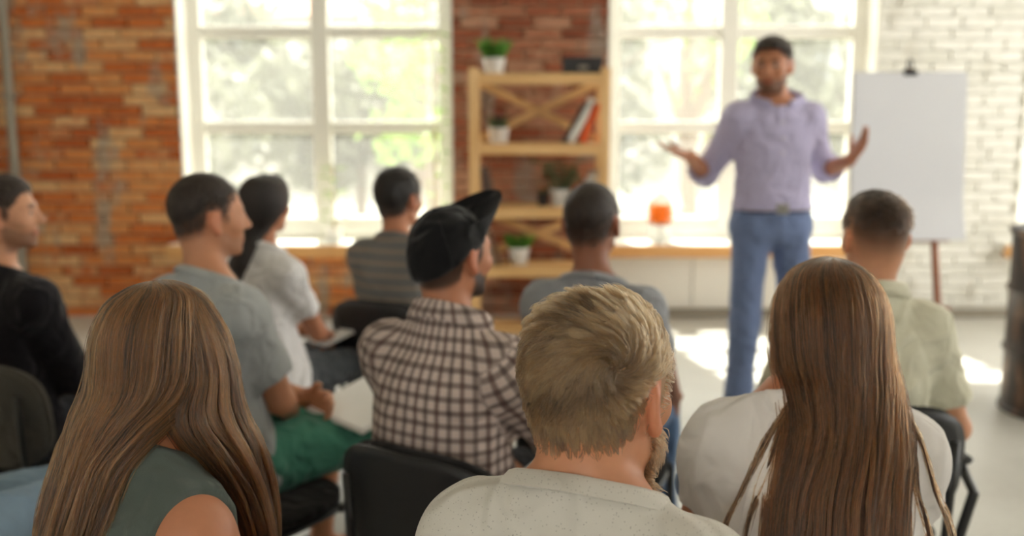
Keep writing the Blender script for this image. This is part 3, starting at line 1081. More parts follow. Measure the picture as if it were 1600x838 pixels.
def surface_strands(J, mask, direction, n, length, lift, col, rad, mat_s, parent, seed=0, m=6, name='hair_strand_layer', shade=None, clump=0):
    """short hair growing out of the skin; everything in the head frame"""
    from mathutils.bvhtree import BVHTree
    r = np.random.default_rng(seed)
    me = J['bodyme']; hc, R, hs = J['hc'], J['R'], J['hs']
    nv = len(me.vertices)
    V = np.empty(nv * 3, np.float32); me.vertices.foreach_get('co', V); V = V.reshape(-1, 3).astype(float)
    q = (V - hc) @ R / hs
    near = np.linalg.norm(q - np.array([0, 0, .01]), axis=1) < .19
    w = mask(q) * near
    pi = r.choice(nv, n, p=w / w.sum())
    p0 = V[pi] + r.normal(0, .0035, (n, 3))
    keep = np.nonzero(near)[0]; remap = np.full(nv, -1); remap[keep] = np.arange(len(keep))
    F = np.empty(len(me.polygons) * 4, np.int32); me.polygons.foreach_get('vertices', F); F = remap[F.reshape(-1, 4)]
    F = F[(F >= 0).all(1)]
    bvh = BVHTree.FromPolygons([tuple(p) for p in V[keep]], [tuple(map(int, f_)) for f_ in F])
    def snap(p):
        a = np.empty_like(p); b_ = np.empty_like(p)
        for k in range(len(p)):
            l, nn, _, _ = bvh.find_nearest(Vector(p[k]))
            a[k] = l; b_[k] = nn
        return a, b_
    p, nr = snap(p0)
    Q0 = (p - hc) @ R / hs
    Ls = length(Q0) * r.uniform(.7, 1.2, n)
    lf = lift(Q0) * r.uniform(.5, 1.5, n)
    pts = [p]
    for i in range(1, m):
        ql = (p - hc) @ R / hs; nl = nr @ R
        d = direction(ql, nl, r, Q0)
        d -= nl * np.sum(d * nl, 1)[:, None]
        d /= np.linalg.norm(d, axis=1)[:, None] + 1e-9
        p, nr = snap(p + (d @ R.T) * (Ls / (m - 1))[:, None])
        s_ = i / (m - 1)
        pts.append(p + nr * (Ls * lf * (s_ - .4 * s_ * s_) + .001)[:, None])
    P = np.stack(pts, 1)
    if clump:                                   # tips gather into small tufts
        cidx = r.choice(n, clump, replace=False)
        C0 = P[cidx, 0]; own = np.empty(n, int)
        for a_ in range(0, n, 2000):
            own[a_:a_ + 2000] = ((P[a_:a_ + 2000, None, 0] - C0[None]) ** 2).sum(2).argmin(1)
        g = np.linspace(0, 1, m)[None, :, None] ** 1.5 * r.uniform(.35, .85, n)[:, None, None]
        P = P * (1 - g) + P[cidx][own] * g
    k = r.uniform(0, 1, n)
    if clump: k = .6 * k + .4 * r.uniform(0, 1, clump)[own]
    if shade is not None: k = np.clip(.55 * k + shade(Q0), 0, 1)
    k = k[:, None]
    cc = np.asarray(col[0])[None, :3] * (1 - k) + np.asarray(col[1])[None, :3] * k
    return strands(name, P, rad * r.uniform(.7, 1.2, n), cc, mat_s, parent, .3)

# ------------------------------------------------------------------ material library
MAT = {}
def brick_mat(name, stops, patch, stain=None):
    m, nt, b = new_mat(name)
    oi = N(nt, 'ShaderNodeObjectInfo')
    geo = N(nt, 'ShaderNodeNewGeometry').outputs['Position']
    n1 = noise_n(nt, geo, 14.0, 4.0)
    k = math_n(nt, 'MULTIPLY_ADD', n1, 0.5); nt.nodes[-1].inputs[2].default_value = -0.25
    fac = math_n(nt, 'ADD', oi.outputs['Random'], k)
    c = ramp_n(nt, fac, stops)
    n2 = noise_n(nt, geo, 55.0, 3.0)
    k2 = math_n(nt, 'MULTIPLY_ADD', n2, 0.5); nt.nodes[-1].inputs[2].default_value = 0.75
    c = mix_n(nt, 1.0, c, k2, 'MULTIPLY')
    # old cement smears left on the bricks
    mp = N(nt, 'ShaderNodeMapping'); mp.inputs['Scale'].default_value = (3.4, 1.0, 1.5)
    nt.links.new(geo, mp.inputs['Vector'])
    n3 = noise_n(nt, mp.outputs[0], 1.35, 5.0, 0.6)
    f = ramp_n(nt, n3, [(0.56, (0, 0, 0, 1)), (0.64, (1, 1, 1, 1))])
    f = math_n(nt, 'MULTIPLY', f, 0.85)
    c = mix_n(nt, f, c, patch)
    nt.links.new(c, b.inputs['Base Color'])
    b.inputs['Roughness'].default_value = 0.88
    b.inputs['Specular IOR Level'].default_value = 0.25
    bump_n(nt, b, n2, 0.7, 0.006)
    return m

MAT['brick'] = brick_mat('red_orange_brick', [(0.0, srgb(176, 92, 48)), (0.25, srgb(206, 118, 62)), (0.5, srgb(216, 146, 88)), (0.8, srgb(226, 184, 134)), (1.0, srgb(196, 108, 60))], srgb(172, 158, 140))
MAT['brick_dark'] = brick_mat('shaded_brown_brick', [(0.0, srgb(120, 66, 46)), (0.3, srgb(150, 86, 60)), (0.6, srgb(164, 108, 82)), (0.85, srgb(186, 142, 116)), (1.0, srgb(140, 76, 52))], srgb(150, 136, 126))  # browner pier brick, with the shade between the windows put into its colour
MAT['mortar'] = mat('grey_mortar', srgb(172, 146, 118), 0.95, 0.15, 20, 0.5, 80, 0.004)
MAT['white_brick'] = brick_mat('white_painted_brick', [(0.0, srgb(226, 224, 214)), (0.5, srgb(236, 234, 226)), (1.0, srgb(242, 240, 232))], srgb(214, 210, 198))
MAT['white_mortar'] = mat('white_painted_mortar', srgb(222, 220, 210), 0.9, 0.08, 10, 0.4, 80, 0.003)
MAT['plaster'] = mat('white_plaster', srgb(234, 231, 221), 0.85, 0.05, 6, 0.2, 60, 0.002)
MAT['white_paint'] = mat('white_window_paint', srgb(238, 236, 228), 0.45, 0.04, 8)
MAT['panel'] = mat('white_board_paint', srgb(232, 228, 218), 0.55, 0.05, 5)
MAT['ceiling'] = mat('ceiling_white', srgb(228, 224, 214), 0.9, 0.05, 4)
MAT['pine'] = wood_mat('pine_wood', srgb(206, 160, 102), srgb(226, 188, 134), 0.55, 0)
MAT['pine_v'] = wood_mat('pine_wood_upright', srgb(206, 160, 102), srgb(228, 192, 140), 0.55, 2)
MAT['sill'] = wood_mat('sill_wood', srgb(206, 150, 90), srgb(226, 176, 118), 0.4, 0)
MAT['easel'] = wood_mat('red_brown_wood', srgb(120, 62, 34), srgb(160, 92, 54), 0.5, 2)
MAT['pipe'] = mat('grey_pipe', srgb(150, 142, 128), 0.5, 0.12, 10, metal=0.2)

def floor_mat():
    m, nt, b = new_mat('concrete_floor')
    tc = N(nt, 'ShaderNodeTexCoord').outputs['Object']
    n1 = noise_n(nt, tc, 0.9, 5.0, 0.6)
    c = ramp_n(nt, n1, [(0.3, srgb(176, 173, 165)), (0.7, srgb(204, 202, 194))])
    n2 = noise_n(nt, tc, 30.0, 4.0)
    k = math_n(nt, 'MULTIPLY_ADD', n2, 0.2); nt.nodes[-1].inputs[2].default_value = 0.9
    c = mix_n(nt, 1.0, c, k, 'MULTIPLY')
    nt.links.new(c, b.inputs['Base Color'])
    b.inputs['Roughness'].default_value = 0.42
    bump_n(nt, b, n2, 0.15, 0.002)
    return m
MAT['floor'] = floor_mat()

def pane_mat():
    m = bpy.data.materials.new('window_pane'); m.use_nodes = True
    nt = m.node_tree; nt.nodes.remove(nt.nodes['Principled BSDF'])
    tr = N(nt, 'ShaderNodeBsdfTransparent'); tr.inputs[0].default_value = (.97, .98, .96, 1)
    gl = N(nt, 'ShaderNodeBsdfGlossy'); gl.inputs['Roughness'].default_value = 0.03
    tl = N(nt, 'ShaderNodeBsdfTranslucent'); tl.inputs[0].default_value = (.95, .94, .9, 1)
    m1 = N(nt, 'ShaderNodeMixShader'); m1.inputs[0].default_value = 0.045          # dust haze added to give the panes a washed-out glow
    nt.links.new(tr.outputs[0], m1.inputs[1]); nt.links.new(tl.outputs[0], m1.inputs[2])
    m2 = N(nt, 'ShaderNodeMixShader')
    m2.inputs[0].default_value = 0.04
    nt.links.new(m1.outputs[0], m2.inputs[1]); nt.links.new(gl.outputs[0], m2.inputs[2])
    nt.links.new(m2.outputs[0], nt.nodes['Material Output'].inputs[0])
    return m
MAT['pane'] = pane_mat()

def leaf_mat(name, c1, c2, trans=0.45):
    m = bpy.data.materials.new(name); m.use_nodes = True
    nt = m.node_tree; b = nt.nodes['Principled BSDF']
    tc = N(nt, 'ShaderNodeTexCoord').outputs['Object']
    c = ramp_n(nt, noise_n(nt, tc, 7.0, 3.0), [(0.3, c1), (0.7, c2)])
    nt.links.new(c, b.inputs['Base Color']); b.inputs['Roughness'].default_value = 0.5
    tl = N(nt, 'ShaderNodeBsdfTranslucent'); nt.links.new(c, tl.inputs[0])
    mx = N(nt, 'ShaderNodeMixShader'); mx.inputs[0].default_value = trans
    nt.links.new(b.outputs[0], mx.inputs[1]); nt.links.new(tl.outputs[0], mx.inputs[2])
    nt.links.new(mx.outputs[0], nt.nodes['Material Output'].inputs[0])
    return m
MAT['leaf'] = leaf_mat('fresh_leaf', srgb(92, 128, 52), srgb(150, 180, 84))
MAT['leaf_grass'] = leaf_mat('grass_blade', srgb(64, 118, 36), srgb(112, 170, 62), 0.3)
MAT['leaf_dark'] = leaf_mat('dark_leaf', srgb(62, 88, 56), srgb(96, 122, 80), 0.25)
MAT['tree_leaf'] = leaf_mat('tree_leaf', srgb(82, 88, 70), srgb(130, 132, 112), 0.32)
MAT['bark'] = mat('bark', srgb(110, 95, 80), 0.9, 0.2, 20, 0.5, 40, 0.01)

# ------------------------------------------------------------------ the room
WY = 7.0                        # inner face of the far wall
RX0, RX1, RY0, RZ = -5.2, 5.4, -3.0, 3.7
W1 = (-2.31, -0.415); W2 = (0.665, 2.52); W3 = (3.56, 5.05)
SILL, HEAD = 0.54, 3.25

tag(MB().box((RX0, RY0, -0.12), (RX1, WY + .02, 0.0)).build('floor', MAT['floor']), 'pale grey polished concrete floor of the loft', kind='structure')
tag(MB().box((RX0, RY0, RZ), (RX1, WY + .35, RZ + .12)).build('ceiling', MAT['ceiling']), 'white ceiling above the seated group', kind='structure')
tag(MB().box((RX0 - .15, RY0, 0), (RX0, WY + .35, RZ)).build('wall_left', MAT['plaster']), 'white side wall beyond the brick corner', kind='structure')
mb = MB()
for lo, hi in (((RX1, RY0, 0), (RX1 + .2, WY + .35, .8)), ((RX1, RY0, 3.1), (RX1 + .2, WY + .35, RZ)), ((RX1, RY0, .8), (RX1 + .2, 1.6, 3.1)), ((RX1, 3.1, .8), (RX1 + .2, 3.9, 3.1)), ((RX1, 6.1, .8), (RX1 + .2, WY + .35, 3.1))):
    mb.box(lo, hi)
tag(mb.build('wall_right', MAT['plaster']), 'white side wall with two window openings past the oil drum', kind='structure')

_rw = [((RX0, RY0 - .2, 0), (RX1, RY0, 1.1)), ((RX0, RY0 - .2, 3.0), (RX1, RY0, RZ)), ((RX0, RY0 - .2, 1.1), (-1.5, RY0, 3.0)), ((.3, RY0 - .2, 1.1), (RX1, RY0, 3.0))]
mb = MB()
for lo, hi in _rw: mb.box(lo, hi)
tag(mb.build('wall_rear', MAT['plaster']), 'white wall with window openings behind the audience', kind='structure')

_brick_me = {}
def brick_mesh(L, material):
    key = (round(L, 3), material.name)
    if key not in _brick_me:
        V, F = bevel_box(L, .06, .063, .005)
        me = bpy.data.meshes.new('brick'); me.from_pydata(V, [], F); me.update(); me.materials.append(material)
        _brick_me[key] = me
    return _brick_me[key]

def brick_field(parent, x0, x1, z0, z1, zmax_parts, bm, xmin_parts=-1e9, seed=0, course=.075, L=.25):
    """courses of bricks laid in running bond; far-out ones joined as one mass"""
    r = random.Random(seed)
    rest = MB()
    nz = int((z1 - z0) / course)
    for j in range(nz):
        zc = z0 + (j + .5) * course
        x = x0 - (L / 2 if j % 2 else 0) - (.06 if j % 6 == 3 else 0)
        while x < x1 - .01:
            a, b_ = max(x, x0), min(x + L, x1)
            x += L
            if b_ - a < .045: continue
            ln = b_ - a - .011
            y = WY + .030 + r.uniform(-.004, .003)
            xc = (a + b_) / 2
            if zc < zmax_parts and xc > xmin_parts:
                o = link('brick', brick_mesh(ln, bm), parent)
                o.location = (xc, y, zc)
                o.rotation_euler = (r.uniform(-.01, .01), r.uniform(-.008, .008), r.uniform(-.012, .012))
            else:
                V, F = bevel_box(ln, .06, .063, .005)
                rest.add([(p[0] + xc, p[1] + y, p[2] + zc) for p in V], F)
    if rest.n:
        o = rest.build('brick_mass', bm, parent); o['kind'] = 'stuff'

def wall_piece(name, label, x0, x1, z0, z1, m):
    o = MB().box((x0, WY + .022, z0), (x1, WY + .34, z1)).build(name, m)
    return tag(o, label, kind='structure')

w = wall_piece('wall_back_left', 'orange brick wall with grey cement smears beside the window', RX0, W1[0], 0, RZ, MAT['mortar'])
brick_field(w, RX0, W1[0], 0, RZ, 2.40, MAT['brick'], -3.95, 1)
w = wall_piece('wall_back_under_window', 'low brick wall under the window sill', W1[0], W1[1], 0, SILL - .06, MAT['mortar'])
brick_field(w, W1[0], W1[1], 0, SILL - .07, 9, MAT['brick'], seed=2)
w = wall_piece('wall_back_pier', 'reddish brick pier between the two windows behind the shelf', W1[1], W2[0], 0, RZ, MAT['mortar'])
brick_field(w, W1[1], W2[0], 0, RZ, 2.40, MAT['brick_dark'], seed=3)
w = wall_piece('wall_back_right', 'white painted brick wall behind the flip chart', W2[1], W3[0], 0, RZ, MAT['white_mortar'])
brick_field(w, W2[1], W3[0], 0, RZ, 2.40, MAT['white_brick'], seed=4)
w = wall_piece('wall_back_above', 'white lintels above the windows', W1[0], W3[1], HEAD, RZ, MAT['plaster'])
wall_piece('wall_back_corner', 'white wall end past the last window', W3[1], RX1, 0, RZ, MAT['plaster'])
w = wall_piece('wall_back_under_sill', 'white boarded wall under the window with the teapot', W2[0], W2[1], 0, SILL - .06, MAT['panel'])
xs = np.linspace(W2[0], W2[1], 4)
for a, b_ in zip(xs[:-1], xs[1:]):
    o = MB().box((a + .004, WY, .07), (b_ - .004, WY + .022, SILL - .07), bev=.003).build('panel', MAT['panel'], w)
wall_piece('wall_back_under_last', 'white wall under the last window', W3[0], W3[1], 0, SILL - .06, MAT['white_mortar'])
for i, (a, b_) in enumerate(((W2[0], W2[1]), (W2[1], RX1))):
    tag(MB().box((a, WY - .025, 0), (b_, WY, .065), bev=.004).build('baseboard_back', MAT['pipe']), ('grey skirting under the boarded wall', 'grey skirting along the white brick wall')[i], kind='structure')

def window(n, x0, x1, mull, label, sill_mat, reveal_lo):
    root = empty('window_%d' % n, ((x0 + x1) / 2, WY + .25, SILL), 0, label, kind='structure')
    ox, oy, oz = (x0 + x1) / 2, WY + .25, SILL
    def part(name, boxes, m, parent=root, bev=.006):
        mb = MB()
        for lo, hi in boxes:
            mb.box((lo[0] - ox, lo[1] - oy, lo[2] - oz), (hi[0] - ox, hi[1] - oy, hi[2] - oz), bev=bev)
        return mb.build(name, m, parent)
    y0, y1 = WY + .215, WY + .285
    fw = .105
    part('frame', [((x0, y0, SILL), (x0 + fw, y1, HEAD)), ((x1 - fw, y0, SILL), (x1, y1, HEAD)), ((x0 + fw, y0, SILL), (x1 - fw, y1, SILL + .10)), ((x0 + fw, y0, HEAD - .1), (x1 - fw, y1, HEAD))], MAT['white_paint'])
    part('mullion', [((mull - .065, y0 - .01, SILL + .10), (mull + .065, y1, HEAD - .1))], MAT['white_paint'])
    zs = [SILL + .10, .67, 1.345, 2.015, 2.69, HEAD - .1]
    for (a, b_) in ((x0 + fw, mull - .065), (mull + .065, x1 - fw)):
        part('muntin', [((a, y0 + .01, .64), (b_, y1 - .01, .70))], MAT['white_paint'])
        for z in zs[2:5]:
            part('muntin', [((a, y0 + .01, z - .045), (b_, y1 - .01, z + .045))], MAT['white_paint'])
        zz = [.70] + [v for z in zs[2:5] for v in (z - .045, z + .045)] + [HEAD - .1]
        for k in range(0, len(zz), 2):
            part('pane', [((a, WY + .246, zz[k]), (b_, WY + .252, zz[k + 1]))], MAT['pane'], bev=0)
    part('reveal', [((x0 - .002, WY - .002 if reveal_lo else WY + .03, SILL), (x0 + .012, y0 + .02, HEAD)), ((x1 - .012, WY - .002, SILL), (x1 + .002, y0 + .02, HEAD)), ((x0, WY, HEAD - .012), (x1, y0 + .02, HEAD))], MAT['plaster'], bev=0)
    sl_ = part('sill', [((x0 - .10, WY - .10, SILL - .05), (x1 + .08, WY + .22, SILL))], MAT['white_paint'], bev=.006)
    part('sill_edge', [((x0 - .11, WY - .125, SILL - .09), (x1 + .09, WY - .095, SILL - .004))], sill_mat, sl_, bev=.005)
    part('sill_bearer', [((x0 - .08, WY - .095, SILL - .09), (x1 + .06, WY - .002, SILL - .052))], sill_mat, sl_, bev=.003)
    return root
window(1, W1[0], W1[1], -1.364, 'tall white framed window between brick walls on the left', MAT['sill'], True)
window(2, W2[0], W2[1], 1.545, 'tall white framed window behind the standing speaker', MAT['sill'], True)
window(3, W3[0], W3[1], 4.305, 'white window at the right edge past the white brick', MAT['sill'], True)

p = empty('wall_pipe', (-3.46, WY - .05, 0), 0, 'grey vertical pipe running up the brick wall', 'pipe')
MB().tube([(0, 0, 0), (0, 0, RZ)], .032, 14).build('pipe_run', MAT['pipe'], p, True)
for z in (.5, 1.55, 2.6):
    MB().box((-.045, -.036, z), (.045, .05, z + .03), bev=.004).build('bracket', MAT['pipe'], p)

# ------------------------------------------------------------------ outdoors
MAT['ground'] = mat('pale_pavement', srgb(132, 130, 118), 0.9, 0.1, 1.5)
tag(MB().box((-40, WY + .4, -1.1), (40, 60, -1.0)).build('ground', MAT['ground']), 'pale sunlit yard outside the windows', kind='structure')

def tree(loc, h, r, label, seed, leaf, n=2600, size=.13, cz=.5):
    rg = np.random.default_rng(seed)
    t = empty('tree', loc, 0, label, 'tree', 'trees in the yard')
    mb = MB()
    mb.tube([(0, 0, 0), (.05, .02, h * .3), (-.04, 0, h * .6), (.02, .03, h * .85)], [.13, .10, .07, .03], 8)
    for k in range(6):
        a = rg.uniform(0, 6.28); z = h * rg.uniform(.3, .6)
        mb.tube([(0, 0, z), (math.cos(a) * r * .35, math.sin(a) * r * .35, z + h * .13), (math.cos(a) * r * .75, math.sin(a) * r * .75, z + h * .22)], [.05, .035, .015], 6)
    mb.build('trunk', MAT['bark'], t, True)
    d = rg.normal(size=(n, 3)); d /= np.linalg.norm(d, axis=1)[:, None]
    cl = rg.normal(size=(14, 3)) * np.array([r * .5, r * .5, h * .17]) + np.array([0, 0, h * cz])
    P = cl[rg.integers(0, 14, n)] + d * (rg.uniform(.2, 1, n) ** .5)[:, None] * r * .42
    a = rg.normal(size=(n, 3)); a /= np.linalg.norm(a, axis=1)[:, None]
    b_ = np.cross(a, rg.normal(size=(n, 3))); b_ /= np.linalg.norm(b_, axis=1)[:, None]
    s = size * rg.uniform(.6, 1.3, n)[:, None]
    V = np.stack([P - a * s, P + b_ * s * .45, P + a * s, P - b_ * s * .45], 1).reshape(-1, 3)
    link('crown', mesh_np('crown', V, np.arange(n * 4).reshape(-1, 4), False), t, leaf)
tree((-7.4, 18.0, -1), 5.4, 2.6, 'leafy grey green tree outside the left window, nearest the brick wall', 1, MAT['tree_leaf'], 5200, .19)
tree((-3.2, 21.0, -1), 5.8, 2.6, 'rounded tree seen through the middle of the left window', 2, MAT['tree_leaf'], 5200, .19)
tree((-.95, 11.4, -1), 4.4, .8, 'slim bright green sapling outside the right half of the left window', 3, MAT['leaf'], 520, .09, .66)
tree((1.95, 11.2, -1), 4.8, .7, 'slim sapling outside the window behind the teapot', 4, MAT['leaf'], 420, .08, .66)
tree((6.6, 19.0, -1), 6.0, 2.4, 'pale tree outside the window behind the speaker', 5, MAT['tree_leaf'], 4200, .19)
tree((2.0, 24.0, -1), 6.0, 2.6, 'distant tree outside between the teapot and the speaker', 6, MAT['tree_leaf'], 4200, .19)

MAT['facade'] = mat('pale_facade', srgb(156, 152, 142), 0.9, 0.06, 2)
MAT['facade_roof'] = mat('terracotta_roof', srgb(176, 118, 90), 0.85, 0.12, 6)
MAT['facade_glass'] = mat('dim_window_glass', srgb(120, 126, 128), 0.2, 0.1, 3)
def house(loc, w_, d_, h_, label, seed):
    r = random.Random(seed)
    b_ = empty('building', loc, 0, label, 'building')
    MB().box((-w_ / 2, 0, 0), (w_ / 2, d_, h_)).build('wall', MAT['facade'], b_)
    V = [(-w_ / 2 - .3, -.3, h_), (w_ / 2 + .3, -.3, h_), (w_ / 2 + .3, d_ + .3, h_), (-w_ / 2 - .3, d_ + .3, h_), (-w_ / 2 - .3, d_ / 2, h_ + 1.6), (w_ / 2 + .3, d_ / 2, h_ + 1.6)]
    MB().add(V, [(0, 1, 5, 4), (2, 3, 4, 5), (1, 2, 5), (3, 0, 4), (0, 3, 2, 1)]).build('roof', MAT['facade_roof'], b_)
    nx = int(w_ / 2.2)
    for j in range(int(h_ / 2.4)):
        for i in range(nx):
            x = -w_ / 2 + w_ * (i + .5) / nx; z = 1.0 + j * 2.4
            f = MB().box((x - .5, -.06, z), (x + .5, .04, z + 1.3)).build('window', MAT['white_paint'], b_)
            MB().box((x - .42, -.075, z + .08), (x + .42, -.05, z + 1.22)).build('pane', MAT['facade_glass'], f)
house((-9.0, 30, -1), 14, 8, 5.2, 'pale house with a terracotta roof far outside the left window', 1)
house((10.5, 34, -1), 16, 8, 7.6, 'tall pale house far outside the right window', 2)

# ------------------------------------------------------------------ shelf and what stands on it
MAT['pot_white'] = mat('white_ceramic', srgb(226, 224, 220), 0.35, 0.04, 8)
MAT['pot_dark'] = mat('dark_ceramic', srgb(44, 44, 48), 0.4, 0.08, 8)
MAT['soil'] = mat('soil', srgb(64, 48, 36), 0.95, 0.2, 60)
MAT['black_plastic'] = mat('black_plastic', srgb(30, 30, 32), 0.45, 0.08, 20)
MAT['black_metal'] = mat('black_metal_tube', srgb(22, 22, 23), 0.35, 0.05, 20, spec=0.6)
MAT['black_fabric'] = cloth_mat('black_upholstery', srgb(34, 33, 33), 0.12, weave=500.0, sheen=0.05)
MAT['grey_fabric'] = cloth_mat('dark_grey_upholstery', srgb(96, 92, 86), 0.12, weave=500.0, sheen=0.05)
MAT['box_dark'] = mat('dark_box_card', srgb(42, 42, 44), 0.6, 0.08, 10)
MAT['paper'] = mat('white_paper', srgb(232, 230, 226), 0.8, 0.03, 5)
MAT['violet'] = mat('violet_petal', srgb(84, 72, 104), 0.6, 0.2, 30)

SX0, SX1, SY0, SY1 = -.275, .628, 6.42, 6.78
SZ = [0.05, .455, .845, 1.255, 1.70]
sh = empty('shelf_unit', ((SX0 + SX1) / 2, (SY0 + SY1) / 2, 0), 0, 'open pine shelf unit with crossed back braces against the brick pier', 'shelf')
ox, oy = (SX0 + SX1) / 2, (SY0 + SY1) / 2
def sbox(name, lo, hi, m=MAT['pine'], parent=sh):
    return MB().box((lo[0] - ox, lo[1] - oy, lo[2]), (hi[0] - ox, hi[1] - oy, hi[2]), bev=.004).build(name, m, parent)
for x in (SX0, SX1 - .062):
    for y in (SY0, SY1 - .045):
        sbox('post', (x, y, 0), (x + .062, y + .045, 1.735), MAT['pine_v'])
for z in SZ:
    s_ = sbox('shelf_board', (SX0 + .01, SY0 + .012, z - .022), (SX1 - .01, SY1 - .05, z))
    sbox('rail', (SX0 + .06, SY0 + .004, z - .068), (SX1 - .06, SY0 + .030, z - .018))
for za, zb_ in ((SZ[3], SZ[4]), (SZ[1], SZ[2])):
    for s in (1, -1):
        a = Vector((s * (SX0 + .05 - ox), SY1 - .02 - oy, zb_ - .05)); b_ = Vector((-s * (SX0 + .05 - ox), SY1 - .02 - oy, za + .02))
        d = b_ - a
        Mx = Matrix.Translation((a + b_) / 2 + Vector((0, .010 * s, 0))) @ Matrix.Rotation(-math.atan2(d.z, d.x), 4, 'Y')
        L = d.length / 2
        MB().box((-L, -.008, -.026), (L, .008, .026), Mx).build('brace', MAT['pine'], sh)

def grass_pot(x, y, z, r, h, gr, label, seed, dark=False):
    rg = np.random.default_rng(seed)
    t = empty('potted_plant', (x, y, z), 0, label, 'plant', 'pots on the shelf unit')
    m = MAT['pot_dark'] if dark else MAT['pot_white']
    MB().lathe([(r * .78, 0), (r * .8, .004), (r, h * .9), (r * 1.04, h * .92), (r * 1.04, h), (r * .9, h), (r * .88, h * .85), (.001, h * .85)], seg=24).build('pot', m, t, True)
    MB().lathe([(r * .87, h * .82), (r * .87, h * .88), (.001, h * .9)], seg=16).build('soil', MAT['soil'], t)
    return t, rg
def blades(t, rg, base_z, r, n, ln, spread, m, wd=.004):
    V, F = [], []
    for k in range(n):
        a = rg.uniform(0, 6.283); rr = r * math.sqrt(rg.uniform(0, 1)) * .85
        p = np.array([rr * math.cos(a), rr * math.sin(a), base_z])
        d = vnorm((math.cos(a) * spread * rg.uniform(.1, 1), math.sin(a) * spread * rg.uniform(.1, 1), 1))
        s = vnorm(np.cross(d, rg.normal(size=3))) * wd
        L = ln * rg.uniform(.65, 1.1); q = p + d * L * .6; e = q + vnorm(d + np.array([math.cos(a), math.sin(a), -.3]) * .5 * spread) * L * .4
        b0 = len(V); V += [p - s, p + s, q + s * .8, q - s * .8, e]
        F += [(b0, b0 + 1, b0 + 2, b0 + 3), (b0 + 3, b0 + 2, b0 + 4)]
    return MB().add(V, F).build('grass_tuft', m, t)
def leaves(t, rg, n, lo, hi, size, m, name='foliage', stem=True):
    mb = MB(); st = MB()
    for k in range(n):
        a = rg.uniform(0, 6.283)
        e = np.array([rg.uniform(lo[0], hi[0]), rg.uniform(lo[1], hi[1]), rg.uniform(lo[2], hi[2])])
        d = vnorm((math.cos(a), math.sin(a), rg.uniform(-.4, .6))); s = vnorm(np.cross(d, (0.1, .2, 1)))
        up = np.cross(s, d); L = size * rg.uniform(.7, 1.2)
        b0 = [e, e + d * L * .45 + s * L * .28 + up * L * .05, e + d * L, e + d * L * .45 - s * L * .28 + up * L * .05, e + d * L * .5 - up * L * .05]
        mb.add(b0, [(0, 4, 1), (1, 4, 2), (2, 4, 3), (3, 4, 0)])
        if stem: st.tube([(0, 0, lo[2] * .2), tuple(e * np.array([.5, .5, .6])), tuple(e)], .003, 5)
    o = mb.build(name, m, t)
    if stem: st.build('stem', m, t)
    return o

t, rg = grass_pot(-.115, 6.57, SZ[4], .072, .10, 0, 'round green grass plant in a white pot on top of the shelf unit', 1)
blades(t, rg, .09, .07, 320, .15, .6, MAT['leaf_grass'])
t, rg = grass_pot(-.085, 6.58, SZ[3], .068, .10, 0, 'small white pot with violet flowers on the second shelf from the top', 2)
blades(t, rg, .08, .05, 90, .11, .6, MAT['leaf_dark'])
mb = MB()
for k in range(26):
    a = rg.uniform(0, 6.28); rr = rg.uniform(0, .05); c_ = (rr * math.cos(a), rr * math.sin(a), rg.uniform(.13, .20))
    for j in range(5):
        b_ = j * 1.2566; d = np.array([math.cos(b_), math.sin(b_), .3]) * .016; s = np.array([-math.sin(b_), math.cos(b_), 0]) * .007
        mb.add([np.array(c_), np.array(c_) + d * .6 + s, np.array(c_) + d, np.array(c_) + d * .6 - s], [(0, 1, 2, 3)])
mb.build('flower_head', MAT['violet'], t)
t, rg = grass_pot(.315, 6.57, SZ[2], .066, .11, 0, 'leafy plant with drooping green leaves in a white pot on the middle shelf', 3)
leaves(t, rg, 46, (-.16, -.10, .12), (.16, .10, .30), .085, MAT['leaf_dark'])
t, rg = grass_pot(.205, 6.56, SZ[2], .042, .085, 0, 'small dark pot beside the leafy plant on the middle shelf', 4, True)
blades(t, rg, .07, .03, 40, .06, .8, MAT['leaf_dark'])
t, rg = grass_pot(.045, 6.57, SZ[1], .070, .11, 0, 'bright green grass plant in a white pot on the second lowest shelf', 5)
blades(t, rg, .10, .07, 260, .12, .8, MAT['leaf_grass'])

b_ = empty('storage_box', (.455, 6.58, SZ[4]), 0, 'low black storage box on top of the shelf unit', 'box')
MB().box((-.125, -.09, 0), (.125, .09, .085), bev=.004).build('box_body', MAT['box_dark'], b_)
MB().box((-.13, -.095, .078), (.13, .095, .105), bev=.004).build('lid', MAT['box_dark'], b_)
MB().box((-.03, -.094, .03), (.03, -.089, .05)).build('label_holder', MAT['pipe'], b_)

def book(x, y, z, th, h, d, lean, col, label, group, yaw=0.0):
    key = 'book_%s' % (col,)
    if key not in MAT: MAT[key] = mat(key.replace(' ', ''), srgb(*col), 0.55, 0.06, 10)
    t = empty('book', (x, y, z), yaw, label, 'book', group)
    Mx = Matrix.Rotation(lean, 4, 'Y')
    lift = max(0, -math.sin(-abs(lean)) * 0) 
    off = Matrix.Translation((0, 0, abs(math.sin(lean)) * th / 2))
    M_ = off @ Mx
    for nm, lo, hi, m in (('cover', (-th / 2, -d / 2, 0), (-th / 2 + .004, d / 2, h), MAT[key]), ('cover', (th / 2 - .004, -d / 2, 0), (th / 2, d / 2, h), MAT[key]),
                          ('spine', (-th / 2, -d / 2 - .004, 0), (th / 2, -d / 2, h), MAT[key]), ('page_block', (-th / 2 + .004, -d / 2, .004), (th / 2 - .004, d / 2 - .006, h - .004), MAT['paper'])):
        MB().box(lo, hi, M_).build(nm, m, t)
g = 'books leaning on the shelf unit'
book(.335, 6.58, SZ[3], .018, .30, .2, .52, (40, 52, 58), 'thin dark book, leftmost of the three leaning on the second shelf', g)
